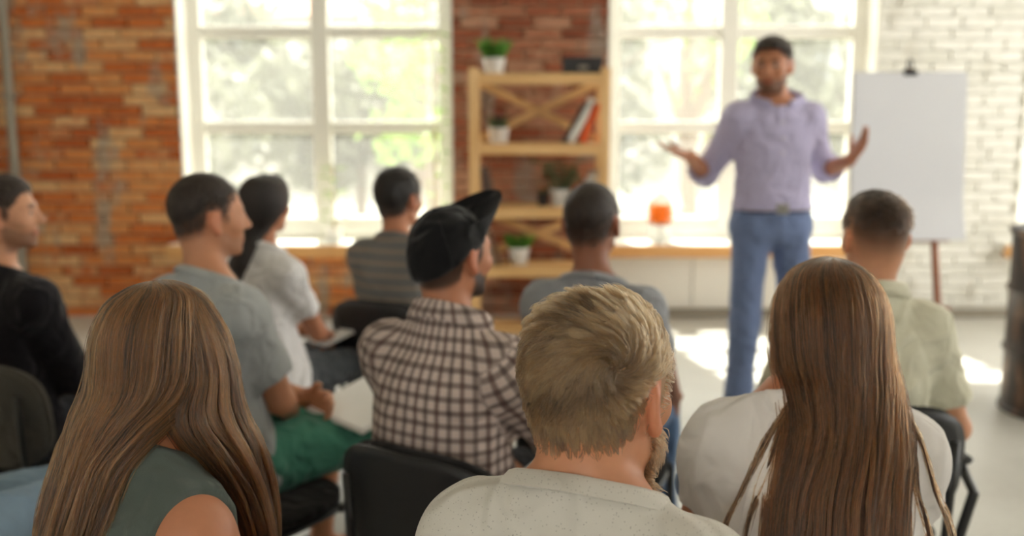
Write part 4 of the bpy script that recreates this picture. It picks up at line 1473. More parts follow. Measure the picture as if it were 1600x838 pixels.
book(.375, 6.58, SZ[3], .050, .31, .2, .50, (226, 222, 214), 'thick white book leaning beside the orange one', g)
book(.455, 6.58, SZ[3], .050, .26, .2, .36, (226, 92, 30), 'orange book leaning against the right post', g)
book(.430, 6.58, SZ[2], .030, .24, .19, .45, (206, 206, 202), 'pale grey book leaning behind the leafy plant', g)
book(.472, 6.58, SZ[2], .022, .26, .19, .42, (214, 196, 170), 'cream book leaning against the right post of the middle shelf', g)
book(-.165, 6.58, SZ[2], .030, .26, .19, -.10, (66, 54, 50), 'dark brown book by the left post of the middle shelf', g)
book(-.118, 6.58, SZ[2], .028, .24, .19, -.20, (98, 78, 66), 'brown book tilted beside the dark brown one', g)
book(-.135, 6.58, SZ[1], .026, .24, .19, -.24, (196, 192, 184), 'light grey book leaning on the second lowest shelf', g)
book(-.085, 6.58, SZ[1], .024, .23, .19, -.30, (108, 82, 62), 'brown book leaning next to the low grass pot', g)
book(.30, 6.58, SZ[0], .04, .26, .19, .0, (150, 70, 48), 'rust red book standing on the bottom shelf', g)
book(.345, 6.58, SZ[0], .03, .24, .19, .0, (88, 92, 96), 'slate grey book standing on the bottom shelf', g)

# ------------------------------------------------------------------ teapot on the sill
MAT['glass'] = None
def glass_mat(name, col, rough=0.02, ior=1.35):
    m, nt, b = new_mat(name)
    b.inputs['Base Color'].default_value = col
    b.inputs['Transmission Weight'].default_value = 1.0
    b.inputs['Roughness'].default_value = rough
    b.inputs['IOR'].default_value = ior
    return m
MAT['glass'] = glass_mat('clear_glass', (.95, .97, .97, 1))
m = leaf_mat('amber_tea', srgb(240, 158, 56), srgb(244, 172, 72), 0.6)
MAT['tea'] = m
tx = float(at(1032, 335, WY + .06)[0])
tp = empty('teapot', (tx, WY + .06, SILL + .001), 0, 'glass teapot of amber tea on a glass warmer stand on the window sill', 'teapot')
def lz(prof, dz): return [(r_, z_ + dz) for r_, z_ in prof]
MB().lathe([(.074, 0), (.078, .004), (.080, .11), (.086, .118), (.082, .122), (.074, .114), (.072, .008), (.06, .004)], seg=32, close=False).build('warmer_stand', MAT['glass'], tp, True)
MB().lathe(lz([(.06, .0), (.086, .012), (.093, .05), (.093, .15), (.085, .185), (.062, .205), (.058, .21), (.054, .206), (.080, .183), (.089, .148), (.089, .05), (.082, .016), (.001, .012)], .12), seg=32).build('glass_body', MAT['glass'], tp, True)
MB().lathe(lz([(.001, .016), (.080, .017), (.0875, .05), (.0875, .148), (.001, .148)], .12), seg=32).build('tea', MAT['tea'], tp, True)
MB().lathe(lz([(.058, .21), (.05, .225), (.014, .235), (.012, .245), (.02, .255), (.014, .266), (.001, .268)], .12), seg=24).build('lid', MAT['glass'], tp, True)
MB().tube([(.088, 0, .29), (.135, 0, .29), (.15, 0, .24), (.135, 0, .18), (.090, 0, .17)], .008, 8).build('handle', MAT['glass'], tp, True)
MB().tube([(-.086, 0, .20), (-.12, 0, .23), (-.14, 0, .28), (-.165, 0, .295)], [.018, .014, .010, .008], 10).build('spout', MAT['glass'], tp, True)

# climbing plants on the sill
def sill_climber(x, h, n, label, seed, size=.07):
    rg = np.random.default_rng(seed)
    t = empty('climbing_plant', (x, WY + .07, SILL), 0, label, 'plant', 'climbers on the window sill')
    MB().lathe([(.045, 0), (.06, .10), (.062, .105), (.055, .105), (.05, .09), (.001, .09)], seg=20).build('pot', MAT['pot_white'], t, True)
    MB().tube([(0, 0, .08), (.008, 0, h * .5), (0, .01, h)], .005, 6).build('stake', MAT['pine_v'], t, True)
    mb = MB(); st = []
    for k in range(n):
        z = .10 + (h - .08) * (k + rg.uniform(0, 1)) / n; a = k * 2.4 + rg.uniform(-.5, .5)
        p0 = np.array([.012 * math.cos(z * 30), .012 * math.sin(z * 30), z]); st.append(tuple(p0))
        d = vnorm((math.cos(a), math.sin(a) * .6, rg.uniform(-.5, .3))); s = vnorm(np.cross(d, (0, .1, 1))); L = size * rg.uniform(.7, 1.4)
        e = p0 + d * .03; up = np.cross(s, d) * L * .06
        link_ = [e, e + d * L * .4 + s * L * .34 + up, e + d * L, e + d * L * .4 - s * L * .34 + up, e + d * L * .45 - up]
        MB().add(link_, [(0, 4, 1), (1, 4, 2), (2, 4, 3), (3, 4, 0)]).build('leaf', MAT['leaf'], t)
    MB().tube(st, .0035, 5).build('vine', MAT['leaf'], t)
sill_climber(-.545, 1.45, 40, 'tall climbing plant on a stake at the sill end next to the shelf unit', 21, .085)
sill_climber(-1.27, .55, 16, 'short climbing plant on the sill below the window mullion', 22)

# ------------------------------------------------------------------ flip chart
FY = 5.6
fc = empty('flip_chart', (2.2, FY, 0), 0, 'flip chart pad clipped to a red brown wooden easel', 'flip chart')
tl = Matrix.Translation((0, 0, 0)) @ Matrix.Rotation(math.radians(-4), 4, 'X')
def fbox(name, lo, hi, m, M_=None, parent=fc, bev=.002):
    return MB().box(lo, hi, M_, bev).build(name, m, parent)
MAT['board'] = mat('board_backing', srgb(206, 208, 214), 0.7, 0.03, 4)
MAT['pad'] = mat('flip_chart_paper', srgb(234, 235, 240), 0.75, 0.02, 3)
Mb = Matrix.Translation((0, -.06, .775)) @ Matrix.Rotation(math.radians(-4), 4, 'X')
fbox('board', (-.312, .0, 0), (.312, .016, .905), MAT['board'], Mb)
for k in range(3):
    V, F = [], []
    nn = 16
    for j in range(nn + 1):
        z = .90 * j / nn
        curl = -.010 - .003 * k - .030 * max(0, (1 - j / 5.0)) ** 2 * (1 + .4 * k)
        for x in (-.310 + .002 * k, .310 + .003 * k):
            V.append(tuple(Mb @ Vector((x, curl + .004, z - .012 * k)))); V.append(tuple(Mb @ Vector((x, curl + .0065, z - .012 * k))))
    for j in range(nn):
        a = j * 4
        F += [(a, a + 2, a + 6, a + 4), (a + 1, a + 5, a + 7, a + 3), (a, a + 4, a + 5, a + 1), (a + 2, a + 3, a + 7, a + 6)]
    F += [(0, 1, 3, 2), (nn * 4, nn * 4 + 2, nn * 4 + 3, nn * 4 + 1)]
    MB().add(V, F).build('paper_sheet', MAT['pad'], fc, True)
ck = fbox('clip', (-.035, -.022, .885), (.035, .028, .915), MAT['black_plastic'], Mb)
MB().tube([tuple(Mb @ Vector(p_)) for p_ in ((-.016, 0, .912), (-.010, .004, .965), (0, .006, .975), (.010, .004, .965), (.016, 0, .912))], .006, 8).build('clip_lever', MAT['black_plastic'], ck, True)
for s in (-1, 1):
    MB().tube([(s * .165, -.055, .80), (s * .215, -.16, 0)], .021, 4).build('leg', MAT['easel'], fc)
MB().tube([(0, .02, 1.70), (0, .50, 0)], .02, 4).build('leg', MAT['easel'], fc)
fbox('ledge', (-.23, -.12, .745), (.23, -.03, .775), MAT['easel'], bev=.003)
fbox('crossbar', (-.26, -.125, .34), (.26, -.095, .375), MAT['easel'], bev=.003)
fbox('mast', (-.02, .0, .75), (.02, .03, 1.69), MAT['easel'], Matrix.Rotation(math.radians(0), 4, 'X'))

# ------------------------------------------------------------------ oil drum
m, nt, b = new_mat('worn_black_drum_paint')
tc = N(nt, 'ShaderNodeTexCoord').outputs['Object']
mp = N(nt, 'ShaderNodeMapping'); mp.inputs['Scale'].default_value = (7, 7, 2.2); nt.links.new(tc, mp.inputs['Vector'])
n1 = noise_n(nt, mp.outputs[0], 1.0, 5.0, .65)
c = ramp_n(nt, n1, [(0.38, srgb(34, 30, 28)), (0.52, srgb(58, 48, 42)), (0.60, srgb(104, 76, 56)), (0.68, srgb(160, 146, 130))])
nt.links.new(c, b.inputs['Base Color']); b.inputs['Roughness'].default_value = .45; b.inputs['Metallic'].default_value = .25
bump_n(nt, b, n1, .3, .004)
MAT['drum'] = m
dr = empty('oil_drum', (2.72, 4.74, 0), 0, 'worn black metal oil drum standing at the right edge', 'drum')
prof = [(.27, 0), (.296, .0), (.298, .02), (.286, .028), (.285, .29)]
for z in (.30, .60):
    prof += [(.285, z - .012), (.298, z + .004), (.298, z + .014), (.285, z + .03)]
prof += [(.285, .87), (.297, .88), (.299, .90), (.288, .905), (.282, .885), (.001, .885)]
MB().lathe(prof, seg=48).build('drum_shell', MAT['drum'], dr, True)
MB().lathe([(.001, .0), (.03, .0), (.03, .012), (.001, .014)], (.14, .1, .885), 16).build('bung', MAT['pipe'], dr, True)
MB().lathe([(.001, .0), (.018, .0), (.018, .010), (.001, .012)], (-.16, -.1, .885), 16).build('bung', MAT['pipe'], dr, True)

# ------------------------------------------------------------------ chairs
def panel_mesh(w_, h_, th, curve, rows=14, cols=16, pw=3.2):
    """rounded, slightly curved upholstered panel in XZ, centred; thickness along Y"""
    V, F = [], []
    for side in (0, 1):
        for j in range(rows + 1):
            for i in range(cols + 1):
                a = -1 + 2 * i / cols; b_ = -1 + 2 * j / rows
                # map the square onto a superellipse
                q = max(abs(a), abs(b_)); n_ = (abs(a) ** pw + abs(b_) ** pw) ** (1 / pw)
                k = q / n_ if n_ > 0 else 1
                x, z = a * k * w_ / 2, b_ * k * h_ / 2
                edge = 1 - q ** 6
                y = curve * (a * k) ** 2 + (1 if side else -1) * th / 2 * (.45 + .55 * edge)
                V.append((x, y, z))
    n_ = (rows + 1) * (cols + 1)
    for j in range(rows):
        for i in range(cols):
            a = j * (cols + 1) + i
            F.append((a, a + 1, a + cols + 2, a + cols + 1)); F.append((n_ + a, n_ + a + cols + 1, n_ + a + cols + 2, n_ + a + 1))
    ring = [i for i in range(cols + 1)] + [j * (cols + 1) + cols for j in range(1, rows + 1)] + [rows * (cols + 1) + i for i in range(cols - 1, -1, -1)] + [j * (cols + 1) for j in range(rows - 1, 0, -1)]
    for k in range(len(ring)):
        a, b_ = ring[k], ring[(k + 1) % len(ring)]
        F.append((a, n_ + a, n_ + b_, b_))
    return V, F

_chair_me = {}
def chair_meshes(arm):
    if 'back' not in _chair_me:
        V, F = panel_mesh(.465, .33, .038, .045); 
        _chair_me['backrest'] = MB().add(V, F).mesh('backrest', True)
        V, F = panel_mesh(.47, .33, .012, .045)
        _chair_me['back_shell'] = MB().add([(p[0], p[1] - .025, p[2]) for p in V], F).mesh('back_shell', True)
        V, F = panel_mesh(.475, .43, .055, 0.0)
        _chair_me['seat'] = MB().add([(p[0], p[2], p[1]) for p in V], [tuple(reversed(f)) for f in F]).mesh('seat', True)
        V, F = panel_mesh(.475, .43, .012, 0.0)
        _chair_me['seat_pan'] = MB().add([(p[0], p[2], p[1] - .034) for p in V], [tuple(reversed(f)) for f in F]).mesh('seat_pan', True)
        _chair_me['leg_front'] = MB().tube([(0, .02, 0), (0, .0, .38), (0, -.02, .40)], .0125, 10).mesh('leg', True)
        _chair_me['leg_back'] = MB().tube([(0, -.06, 0), (0, -.02, .2), (0, .03, .39)], .0125, 10).mesh('leg', True)
        _chair_me['upright'] = MB().tube([(0, .06, .385), (0, -.03, .40), (0, -.065, .46), (0, -.075, .56), (0, -.085, .74)], .0125, 10, squash=.7).mesh('upright', True)
        _chair_me['bar'] = MB().tube([(-.22, 0, 0), (.22, 0, 0)], .011, 8).mesh('bar', True)
        _chair_me['glide'] = MB().lathe([(.016, 0), (.018, .004), (.016, .022), (.013, .026)], seg=12).mesh('glide', True)
        for k, m_ in (('backrest', 'black_fabric'), ('back_shell', 'black_plastic'), ('seat', 'black_fabric'), ('seat_pan', 'black_plastic'), ('leg_front', 'black_metal'), ('leg_back', 'black_metal'), ('upright', 'black_metal'), ('bar', 'black_metal'), ('glide', 'black_plastic')):
            _chair_me[k].materials.append(MAT[m_])
        _chair_me['back'] = True
    return _chair_me

def chair(loc, rz, sc, label, arms=False, fabric=None, dy=0.0, dx=0.0, dyaw=0.0):
    rz = rz + dyaw
    ms = chair_meshes(arms)
    t = empty('stacking_chair', loc, rz, label, 'chair', 'chairs of the audience')
    t.scale = (sc, sc, sc)
    t.location = (loc[0] + dx * math.cos(rz), loc[1] + dx * math.sin(rz), 0)
    def p(nm, me, l, rot=(0, 0, 0), parent=t):
        o = link(nm, me, parent); o.location = l; o.rotation_euler = rot
        return o
    bk = p('backrest', ms['backrest'], (0, -.205 + dy, .665), (math.radians(7), 0, 0))
    bs = p('back_shell', ms['back_shell'], (0, -.205 + dy, .665), (math.radians(7), 0, 0))
    if fabric:
        for q_ in (bk, bs):
            q_.data = q_.data.copy(); q_.data.materials.clear(); q_.data.materials.append(fabric)
    p('seat', ms['seat'], (0, .03, .425)); p('seat_pan', ms['seat_pan'], (0, .03, .425))
    for s in (-1, 1):
        l1 = p('leg', ms['leg_front'], (s * .225, .20, 0)); p('glide', ms['glide'], (0, .02, 0), parent=l1)
        l2 = p('leg', ms['leg_back'], (s * .225, -.16, 0)); p('glide', ms['glide'], (0, -.06, 0), parent=l2)
        p('upright', ms['upright'], (s * .185, -.15 + dy, 0))
    p('crossbar', ms['bar'], (0, .18, .388)); p('crossbar', ms['bar'], (0, -.13, .388))
    if arms:
        for s in (-1, 1):
            MB().tube([(s * .235, -.17, .40), (s * .275, -.18, .58), (s * .28, -.10, .625), (s * .28, .14, .63), (s * .275, .2, .58), (s * .24, .2, .40)], .014, 10).build('arm_frame', MAT['black_metal'], t, True)
            MB().box((s * .28 - .028, -.12, .632), (s * .28 + .028, .17, .655), bev=.010).build('armrest', MAT['black_plastic'], t)
    return t

# ------------------------------------------------------------------ cloth and hair colours
SK = dict(fair=srgb(206, 150, 116), fair2=srgb(196, 138, 104), tan=srgb(184, 124, 92), deep=srgb(146, 96, 72))
MAT['skin'] = skin_mat('skin')
MAT['dark_cloth'] = cloth_mat('dark_trouser_cloth', srgb(48, 50, 56))
MAT['charcoal'] = cloth_mat('charcoal_cloth', srgb(76, 80, 84))
MAT['black_tee'] = cloth_mat('black_jersey', srgb(30, 28, 32), 0.15)
MAT['grey_tee'] = cloth_mat('blue_grey_jersey', srgb(168, 171, 170))
MAT['light_tee'] = cloth_mat('light_grey_jersey', srgb(234, 232, 232))
MAT['grey_tee2'] = cloth_mat('mid_grey_jersey', srgb(150, 152, 156))
MAT['oat_tee'] = cloth_mat('oatmeal_speckled_jersey', srgb(208, 203, 192), 0.06, srgb(70, 60, 50), weave=700.0)
MAT['white_tee'] = cloth_mat('white_jersey', srgb(224, 218, 212), 0.05)
MAT['blue_trim'] = cloth_mat('dusty_blue_trim', srgb(112, 128, 156))
MAT['polo'] = cloth_mat('pale_sage_polo', srgb(216, 213, 190), 0.05)
MAT['denim_vest'] = cloth_mat('grey_green_denim', srgb(84, 92, 86), 0.2, weave=600.0, bump=0.5)
MAT['jeans'] = cloth_mat('blue_denim', srgb(84, 108, 140), 0.25, weave=600.0)
MAT['jeans_light'] = cloth_mat('washed_denim', srgb(136, 158, 176), 0.3, weave=600.0)
MAT['chino'] = cloth_mat('slate_blue_chino', srgb(116, 132, 170), 0.08)
MAT['lilac'] = cloth_mat('lilac_shirt', srgb(190, 184, 216), 0.05)
MAT['green'] = cloth_mat('green_shorts', srgb(74, 134, 114), 0.12)
MAT['cap'] = cloth_mat('black_cap_twill', srgb(24, 24, 25), 0.12, weave=800.0)
MAT['plaid'] = plaid_mat('brown_white_check', srgb(206, 188, 178), srgb(58, 44, 42), .0305)
MAT['leather'] = mat('dark_leather', srgb(40, 32, 28), 0.45, 0.1, 30)
MAT['shoe'] = mat('dark_shoe', srgb(52, 48, 46), 0.55, 0.1, 20)
m, nt, b = new_mat('grey_striped_jersey')
s = N(nt, 'ShaderNodeSeparateXYZ'); nt.links.new(N(nt, 'ShaderNodeTexCoord').outputs['Object'], s.inputs[0])
st = stripe(nt, s.outputs[2], .050, .20, soft=.12)
c = mix_n(nt, st, srgb(112, 111, 109), srgb(152, 136, 118))
nt.links.new(c, b.inputs['Base Color']); b.inputs['Roughness'].default_value = .9; b.inputs['Specular IOR Level'].default_value = .15
MAT['striped'] = m
HC = dict(black=srgb(26, 23, 22), dark=srgb(40, 31, 26), brown=srgb(66, 48, 36), blond=srgb(150, 120, 86))
MAT['hair_black'] = haircap_mat('black_hair', srgb(14, 12, 12), srgb(38, 33, 31))
MAT['hair_dark'] = haircap_mat('dark_brown_hair', srgb(24, 18, 15), srgb(58, 44, 36))
MAT['hair_blond'] = haircap_mat('dark_blond_hair_mass', srgb(74, 56, 38), srgb(116, 92, 64))
MAT['hair_brown'] = haircap_mat('brown_hair_mass', srgb(44, 28, 18), srgb(92, 60, 38), scale=(220, 220, 8))
MAT['strand'] = strand_mat('hair_strand')
MAT['strand_matte'] = strand_mat('hair_strand_matte', .45, rr=.5)

# one shoe for all
MESH = {}
f = Field((-.07, -.12, -.02), (.07, .24, .14), .006)
f.cap((0, -.045, .035), (0, .14, .032), .036, .038, .02); f.cap((0, .02, .05), (0, -.03, .11), .036, .042, .03)
f.cap((0, .10, .034), (.008, .175, .030), .040, .032, .02)
f.clip(lambda X, Y, Z: (.0 - Z) + 0 * X + 0 * Y); f.clip(lambda X, Y, Z: (Z - .115) + 0 * X + 0 * Y)
V, Q = f.surface(); MESH['shoe'] = mesh_np('shoe', relax(V, Q, 1, .3), Q); MESH['shoe'].materials.append(MAT['shoe'])

SHORT = [((0, -.012, .038), (.0800, .1015, .0905))]
FULL = [((0, -.014, .040), (.0835, .1050, .0960))]
def seat_for(J, label, **kw):
    r = J['root']
    chair(tuple(r.location), r.rotation_euler[2], J['sc'], label, **kw)
PEOPLE = {}

# 1 man in black at the left edge, in profile
J = PEOPLE['p1'] = build_person(dict(head=at(6, 337, 2.97), head_z=.795, yaw=24, hyaw=78, hpitch=4, skin=SK['fair'], hair=HC['brown'], beard=.55, beard_col=HC['brown'], seed=1,
    cap_hair=dict(lobes=[((0, -.010, .040), (.0815, .1030, .0930)), ((0, .035, .075), (.055, .05, .045))], mat=MAT['hair_dark'], amp=.002), neck=.95,
    shirt=dict(mat=MAT['black_tee'], sleeve='long', collar='crew'), pants=dict(mat=MAT['dark_cloth']),
    label='person in a black top at the left edge, bearded face in profile'))
seat_for(J, 'dark grey backed stacking chair under the person in black', fabric=MAT['grey_fabric'], dx=.12)

# 3 man in the blue-grey tee with green shorts, arms folded
J = PEOPLE['p3'] = build_person(dict(head=at(326, 343, 2.70), head_shift=(-.06, 0), yaw=42, hyaw=56, hpitch=2, skin=SK['fair2'], hair=HC['dark'], beard=.3, seed=3, scalp=.9, fade=.05,
    cap_hair=dict(lobes=[((0, -.012, .041), (.0795, .1020, .0935))], mat=MAT['hair_dark'], amp=.0015, **{'raise': .05}),
    arm_r=dict(wrist=(-.02, .25, .62), pole=(.7, -.1, -.75), hand=(-.7, .15, .1), palm=(0, -1, -.2), curl=.5),
    arm_l=dict(wrist=(.03, .28, .66), pole=(-.7, -.1, -.7), hand=(.7, .1, 0), palm=(0, -1, 0), curl=.5),
    shirt=dict(mat=MAT['grey_tee'], sleeve='short', collar='crew', sl_len=.66), pants=dict(name='shorts', mat=MAT['green'], short=.93, e=.02, fold=.008),
    label='person in a blue grey t-shirt and green shorts with folded arms'))
seat_for(J, 'black stacking chair under the person in green shorts', dx=.07, dyaw=.14)

# 4 woman with the black ponytail
J = PEOPLE['p4'] = build_person(dict(head=at(416, 322, 3.56), fem=True, head_z=.775, ears=False, yaw=30, hyaw=24, skin=SK['tan'], hair=HC['black'], seed=4, scalp=1.0, nape=.0,
    cap_hair=dict(lobes=[((0, -.012, .038), (.0815, .1030, .0925))], mat=MAT['hair_black'], amp=.0012, ears=False),
    arm_r=dict(wrist=(.06, .30, .66), pole=(.6, -.3, -.7), curl=.5), arm_l=dict(wrist=(-.05, .32, .66), pole=(-.6, -.3, -.7), curl=.5),
    shirt=dict(mat=MAT['light_tee'], sleeve='short', collar='crew', sl_len=.62, loose=.03), pants=dict(mat=MAT['charcoal']),
    label='person with a long black ponytail and a light t-shirt'))
seat_for(J, 'black stacking chair under the person with the black ponytail')
hair_bundle(J, [(0, .005, .127, .001, .060), (0, -.004, .114, .046, .088), (0, -.010, .082, .073, .107), (0, -.014, .03, .084, .113), (0, -.030, -.03, .076, .095), (0, -.065, -.09, .050, .062), (0, -.110, -.15, .040, .042), (-.01, -.150, -.22, .040, .036), (-.012, -.178, -.30, .036, .032), (-.012, -.19, -.38, .026, .024), (-.012, -.19, -.43, .012, .012)],
    2600, 18, (srgb(14, 12, 12), srgb(44, 36, 32)), .0007, MAT['strand'], MAT['hair_black'], lim=([0, .1, .2, .3, 1.0], [1.0, 1.0, .82, .74, .9]), seed=4, name='long_hair', shell=.7, end=(.85, 1.0))

# 5 man in the striped tee
J = PEOPLE['p5'] = build_person(dict(head=at(623, 313, 3.95), hs=1.12, head_z=.785, bulk=.93, head_shift=(-.015, 0), yaw=24, hyaw=34, skin=SK['tan'], hair=HC['black'], seed=5,
    cap_hair=dict(lobes=FULL, mat=MAT['hair_black'], amp=.003, tuft=.002),
    shirt=dict(mat=MAT['striped'], sleeve='short', collar='crew'), pants=dict(mat=MAT['dark_cloth']),
    label='person in a grey striped t-shirt in front of the window'))
seat_for(J, 'black stacking chair under the person in stripes')

# 7 man with cropped dark hair
J = PEOPLE['p7'] = build_person(dict(head=at(925, 350, 2.95), hs=1.10, head_z=.80, bulk=.94, head_shift=(-.022, 0), yaw=20, hyaw=24, skin=SK['deep'], hair=HC['dark'], seed=7, fade=.035,
    cap_hair=dict(lobes=[((0, -.012, .038), (.0790, .1005, .0880))], mat=MAT['hair_dark'], amp=.0012),
    arm_r=dict(wrist=(.20, .36, .60), pole=(.5, -.4, -.6)), beard=.4,
    shirt=dict(mat=MAT['grey_tee2'], sleeve='short', collar='crew', sl_len=.7), pants=dict(mat=MAT['jeans']),
    label='person with cropped dark hair and a grey t-shirt before the shelf unit'))
seat_for(J, 'black stacking chair under the person with cropped dark hair')

# 6 man with the cap and checked shirt
J = PEOPLE['p6'] = build_person(dict(head=at(706, 400, 2.20), bulk=.96, head_shift=(-.02, 0), yaw=34, hyaw=44, hpitch=3, skin=SK['tan'], hair=HC['dark'], beard=.95, beard_col=HC['dark'], seed=6, h=.0065, nape=.01,
    arm_r=dict(wrist=(.10, .36, .70), pole=(.7, -.3, -.6), hand=(-.3, .6, .5), palm=(-.8, 0, -.2), curl=.75),
    shirt=dict(mat=MAT['plaid'], sleeve='long', collar='fold', h=.0065, loose=.03, fold=.005), pants=dict(mat=MAT['dark_cloth']),
    label='person in a black cap and brown checked shirt'))
seat_for(J, 'black stacking chair under the person in the checked shirt', dx=.05)
J6 = J

# 10 man in the sage polo
J = PEOPLE['p10'] = build_person(dict(head=at(1367, 374, 2.50), bulk=.93, head_shift=(.04, 0), yaw=-4, hyaw=-6, skin=SK['fair'], hair=HC['dark'], seed=10, scalp=.85, fade=.10, h=.0065,
    cap_hair=dict(lobes=[((0, -.008, .052), (.0765, .0965, .0790)), ((0, .020, .084), (.056, .07, .042))], mat=MAT['hair_dark'], amp=.003, tuft=.002, **{'raise': .03}),
    arm_r=dict(wrist=(.20, .20, .64), pole=(.5, -.6, -.6)),
    shirt=dict(mat=MAT['polo'], sleeve='short', collar='fold', stand=.022, sl_len=.72, loose=.03, flare=.006, h=.0065), pants=dict(mat=MAT['dark_cloth']),
    label='person with faded hair and a pale sage polo shirt'))
seat_for(J, 'black chair with armrests under the person in the sage polo', arms=True, dx=-.02)

# 11 the speaker
J = PEOPLE['p11'] = build_person(dict(head=at(1206, 104, 4.55), stand=True, head_z=.762, bulk=.93, head_shift=(.035, 0), yaw=180 - 6, hyaw=180 + 24, hpitch=-3, skin=SK['tan'], hair=HC['dark'], beard=.75, beard_col=HC['brown'], seed=11, h=.0065, scalp=.7, fade=.03,
    cap_hair=dict(lobes=[((0, -.004, .050), (.0780, .0990, .0830)), ((0, .035, .082), (.055, .06, .042))], mat=MAT['hair_dark'], amp=.003, **{'raise': .05}),
    arm_r=dict(wrist=(.40, .06, 1.235), pole=(-.3, -.75, -.6), hand=(.85, .30, .22), palm=(-.2, .3, 1), curl=.12, spread=.35, thumb=.9),
    arm_l=dict(wrist=(-.305, .11, 1.215), pole=(-.2, -.8, -.55), hand=(-.32, .45, .75), palm=(.55, .25, .7), curl=.14, spread=.4, thumb=.9),
    shirt=dict(mat=MAT['lilac'], sleeve='rolled', roll=.30, cuff=True, collar='fold', stand=.022, hem=.135, loose=.014, fold=.0035, gap=3), pants=dict(mat=MAT['chino'], top=.165, e=.010),
    label='standing speaker in a lilac shirt and blue trousers with open arms'))
Jp = J
root = J['root']
zb = J['zb']
def belt_ring(z, e, hh):
    V, F = [], []
    n = 56
    w_ = float(np.interp(z, TZ, J['TW'])) + e; d_ = float(np.interp(z, TZ, J['TD'])) + e; y = J['yc'](z)
    prof = [(-.006, -hh), (.001, -hh), (.002, 0), (.001, hh), (-.006, hh)]
    for k in range(n):
        a = 2 * math.pi * k / n; ca, sa = math.cos(a), math.sin(a)
        for dr, dz in prof:
            V.append(((w_ + dr) * math.copysign(abs(ca) ** (2 / 2.3), ca), y + (d_ + dr) * math.copysign(abs(sa) ** (2 / 2.3), sa), zb + z + dz))
    for k in range(n):
        for j in range(5): F.append((k * 5 + j, ((k + 1) % n) * 5 + j, ((k + 1) % n) * 5 + (j + 1) % 5, k * 5 + (j + 1) % 5))
    return MB().add(V, F), y + d_
mb, yf = belt_ring(.145, .018, .018)
bo = mb.build('belt', MAT['leather'], root, True)
MAT['steel'] = mat('buckle_steel', srgb(170, 168, 164), .3, 0.03, 10, metal=.9)
MB().box((-.028, yf - .004, zb + .122), (.028, yf + .006, zb + .168), bev=.003).build('buckle', MAT['steel'], bo)
for k in range(6):
    z = zb + .19 + k * .066
    yy = J['yc'](z - zb) + float(np.interp(z - zb, TZ, J['TD'])) + .012
    MB().lathe([(.001, 0), (.0055, 0), (.0055, .002), (.001, .003)], seg=10).build('button', MAT['pot_white'], J['shirt'], True)
    o = [q for q in J['shirt'].children if q.name.startswith('button')][-1]
    o.location = (0, yy, z); o.rotation_euler = (-math.pi / 2, 0, 0)

# 12 person cut off by the left edge
J = PEOPLE['p12'] = build_person(dict(head=(-1.30, 2.06, 1.15), yaw=35, hyaw=38, skin=SK['fair'], hair=HC['dark'], seed=12, h=.009,
    knee_r=(.12, .46, .60), ankle_r=(-.14, .60, .34), cap_hair=dict(lobes=FULL, mat=MAT['hair_dark'], h=.006),
    arm_r=dict(wrist=(-.06, .15, .64)), arm_l=dict(wrist=(-.14, .16, .62)), shirt=dict(name='denim_jacket', mat=MAT['jeans_light'], sleeve='long', collar='fold', e=.018, fold=.011, fscale=40.0, h=.008), pants=dict(mat=MAT['jeans_light'], fold=.008, e=.022),
    label='person in washed denim jacket and jeans, mostly cut off by the left edge'))
seat_for(J, 'stacking chair of the person cut off by the left edge')

# 2 woman with long light brown hair, sleeveless denim
J = PEOPLE['p2'] = build_person(dict(head=at(256, 560, 1.38), fem=True, ears=False, hs=.92, yaw=40, hyaw=42, hpitch=0, skin=SK['tan'], hair=HC['brown'], seed=2, h=.006,
    knee_r=(.10, .50, .60), ankle_r=(-.16, .62, .30), foot_pitch=-.3, arm_l=dict(wrist=(-.04, .27, .62), pole=(-.05, -.3, -.95)),
    shirt=dict(name='vest', mat=MAT['denim_vest'], sleeve='none', armhole=.150, e=.012, loose=.03, h=.006, fold=.004, ), pants=dict(name='skirt_shorts', mat=MAT['denim_vest'], short=.86, e=.02),
    label='person with long light brown hair and a sleeveless denim top'))
seat_for(J, 'stacking chair under the person in sleeveless denim')
J2 = J
# 9 woman with very long brown hair, white tee
J = PEOPLE['p9'] = build_person(dict(head=at(1292, 520, 1.56), head_shift=(.025, 0), head_z=.702, fem=True, ears=False, sw=.146, yaw=5, hyaw=-3, hpitch=-2, skin=SK['tan'], hair=HC['brown'], seed=9, h=.006, bulk=1.06,
    arm_r=dict(wrist=(.10, .28, .64)), 
    shirt=dict(mat=MAT['white_tee'], sleeve='short', neck_b=.640, neck_f=.555, sl_len=.36, cuff=True, cuff_mat=MAT['blue_trim'], loose=.03, h=.0055, fold=.006, flare=.006, e=.010), pants=dict(mat=MAT['jeans']),
    label='person with very long straight brown hair and a white t-shirt with blue cuffs'))
seat_for(J, 'black stacking chair under the person in the white t-shirt')
J9 = J
# 8 bearded blond man in front
J = PEOPLE['p8'] = build_person(dict(head=at(936, 616, 1.14), head_z=.728, sw=.138, rs=.055, yaw=24, hyaw=37, hpitch=-2, skin=SK['fair2'], hair=HC['blond'], beard=.5, beard_col=srgb(120, 86, 58), seed=8, h=.0045, scalp=.85, fade=.012, neck=.95, nape=-.022, bulk=.86,
    cap_hair=dict(lobes=[((0, -.010, .0375), (.0772, .0985, .0850))], mat=MAT['hair_blond'], amp=.0005, h=.004, **{'raise': .07}),
    shirt=dict(mat=MAT['oat_tee'], sleeve='short', collar='crew', loose=.02, h=.0045, fold=.0045), pants=dict(mat=MAT['dark_cloth']),
    label='blond bearded person in an oatmeal speckled t-shirt, nearest the camera'))
seat_for(J, 'stacking chair under the blond person')
J8 = J

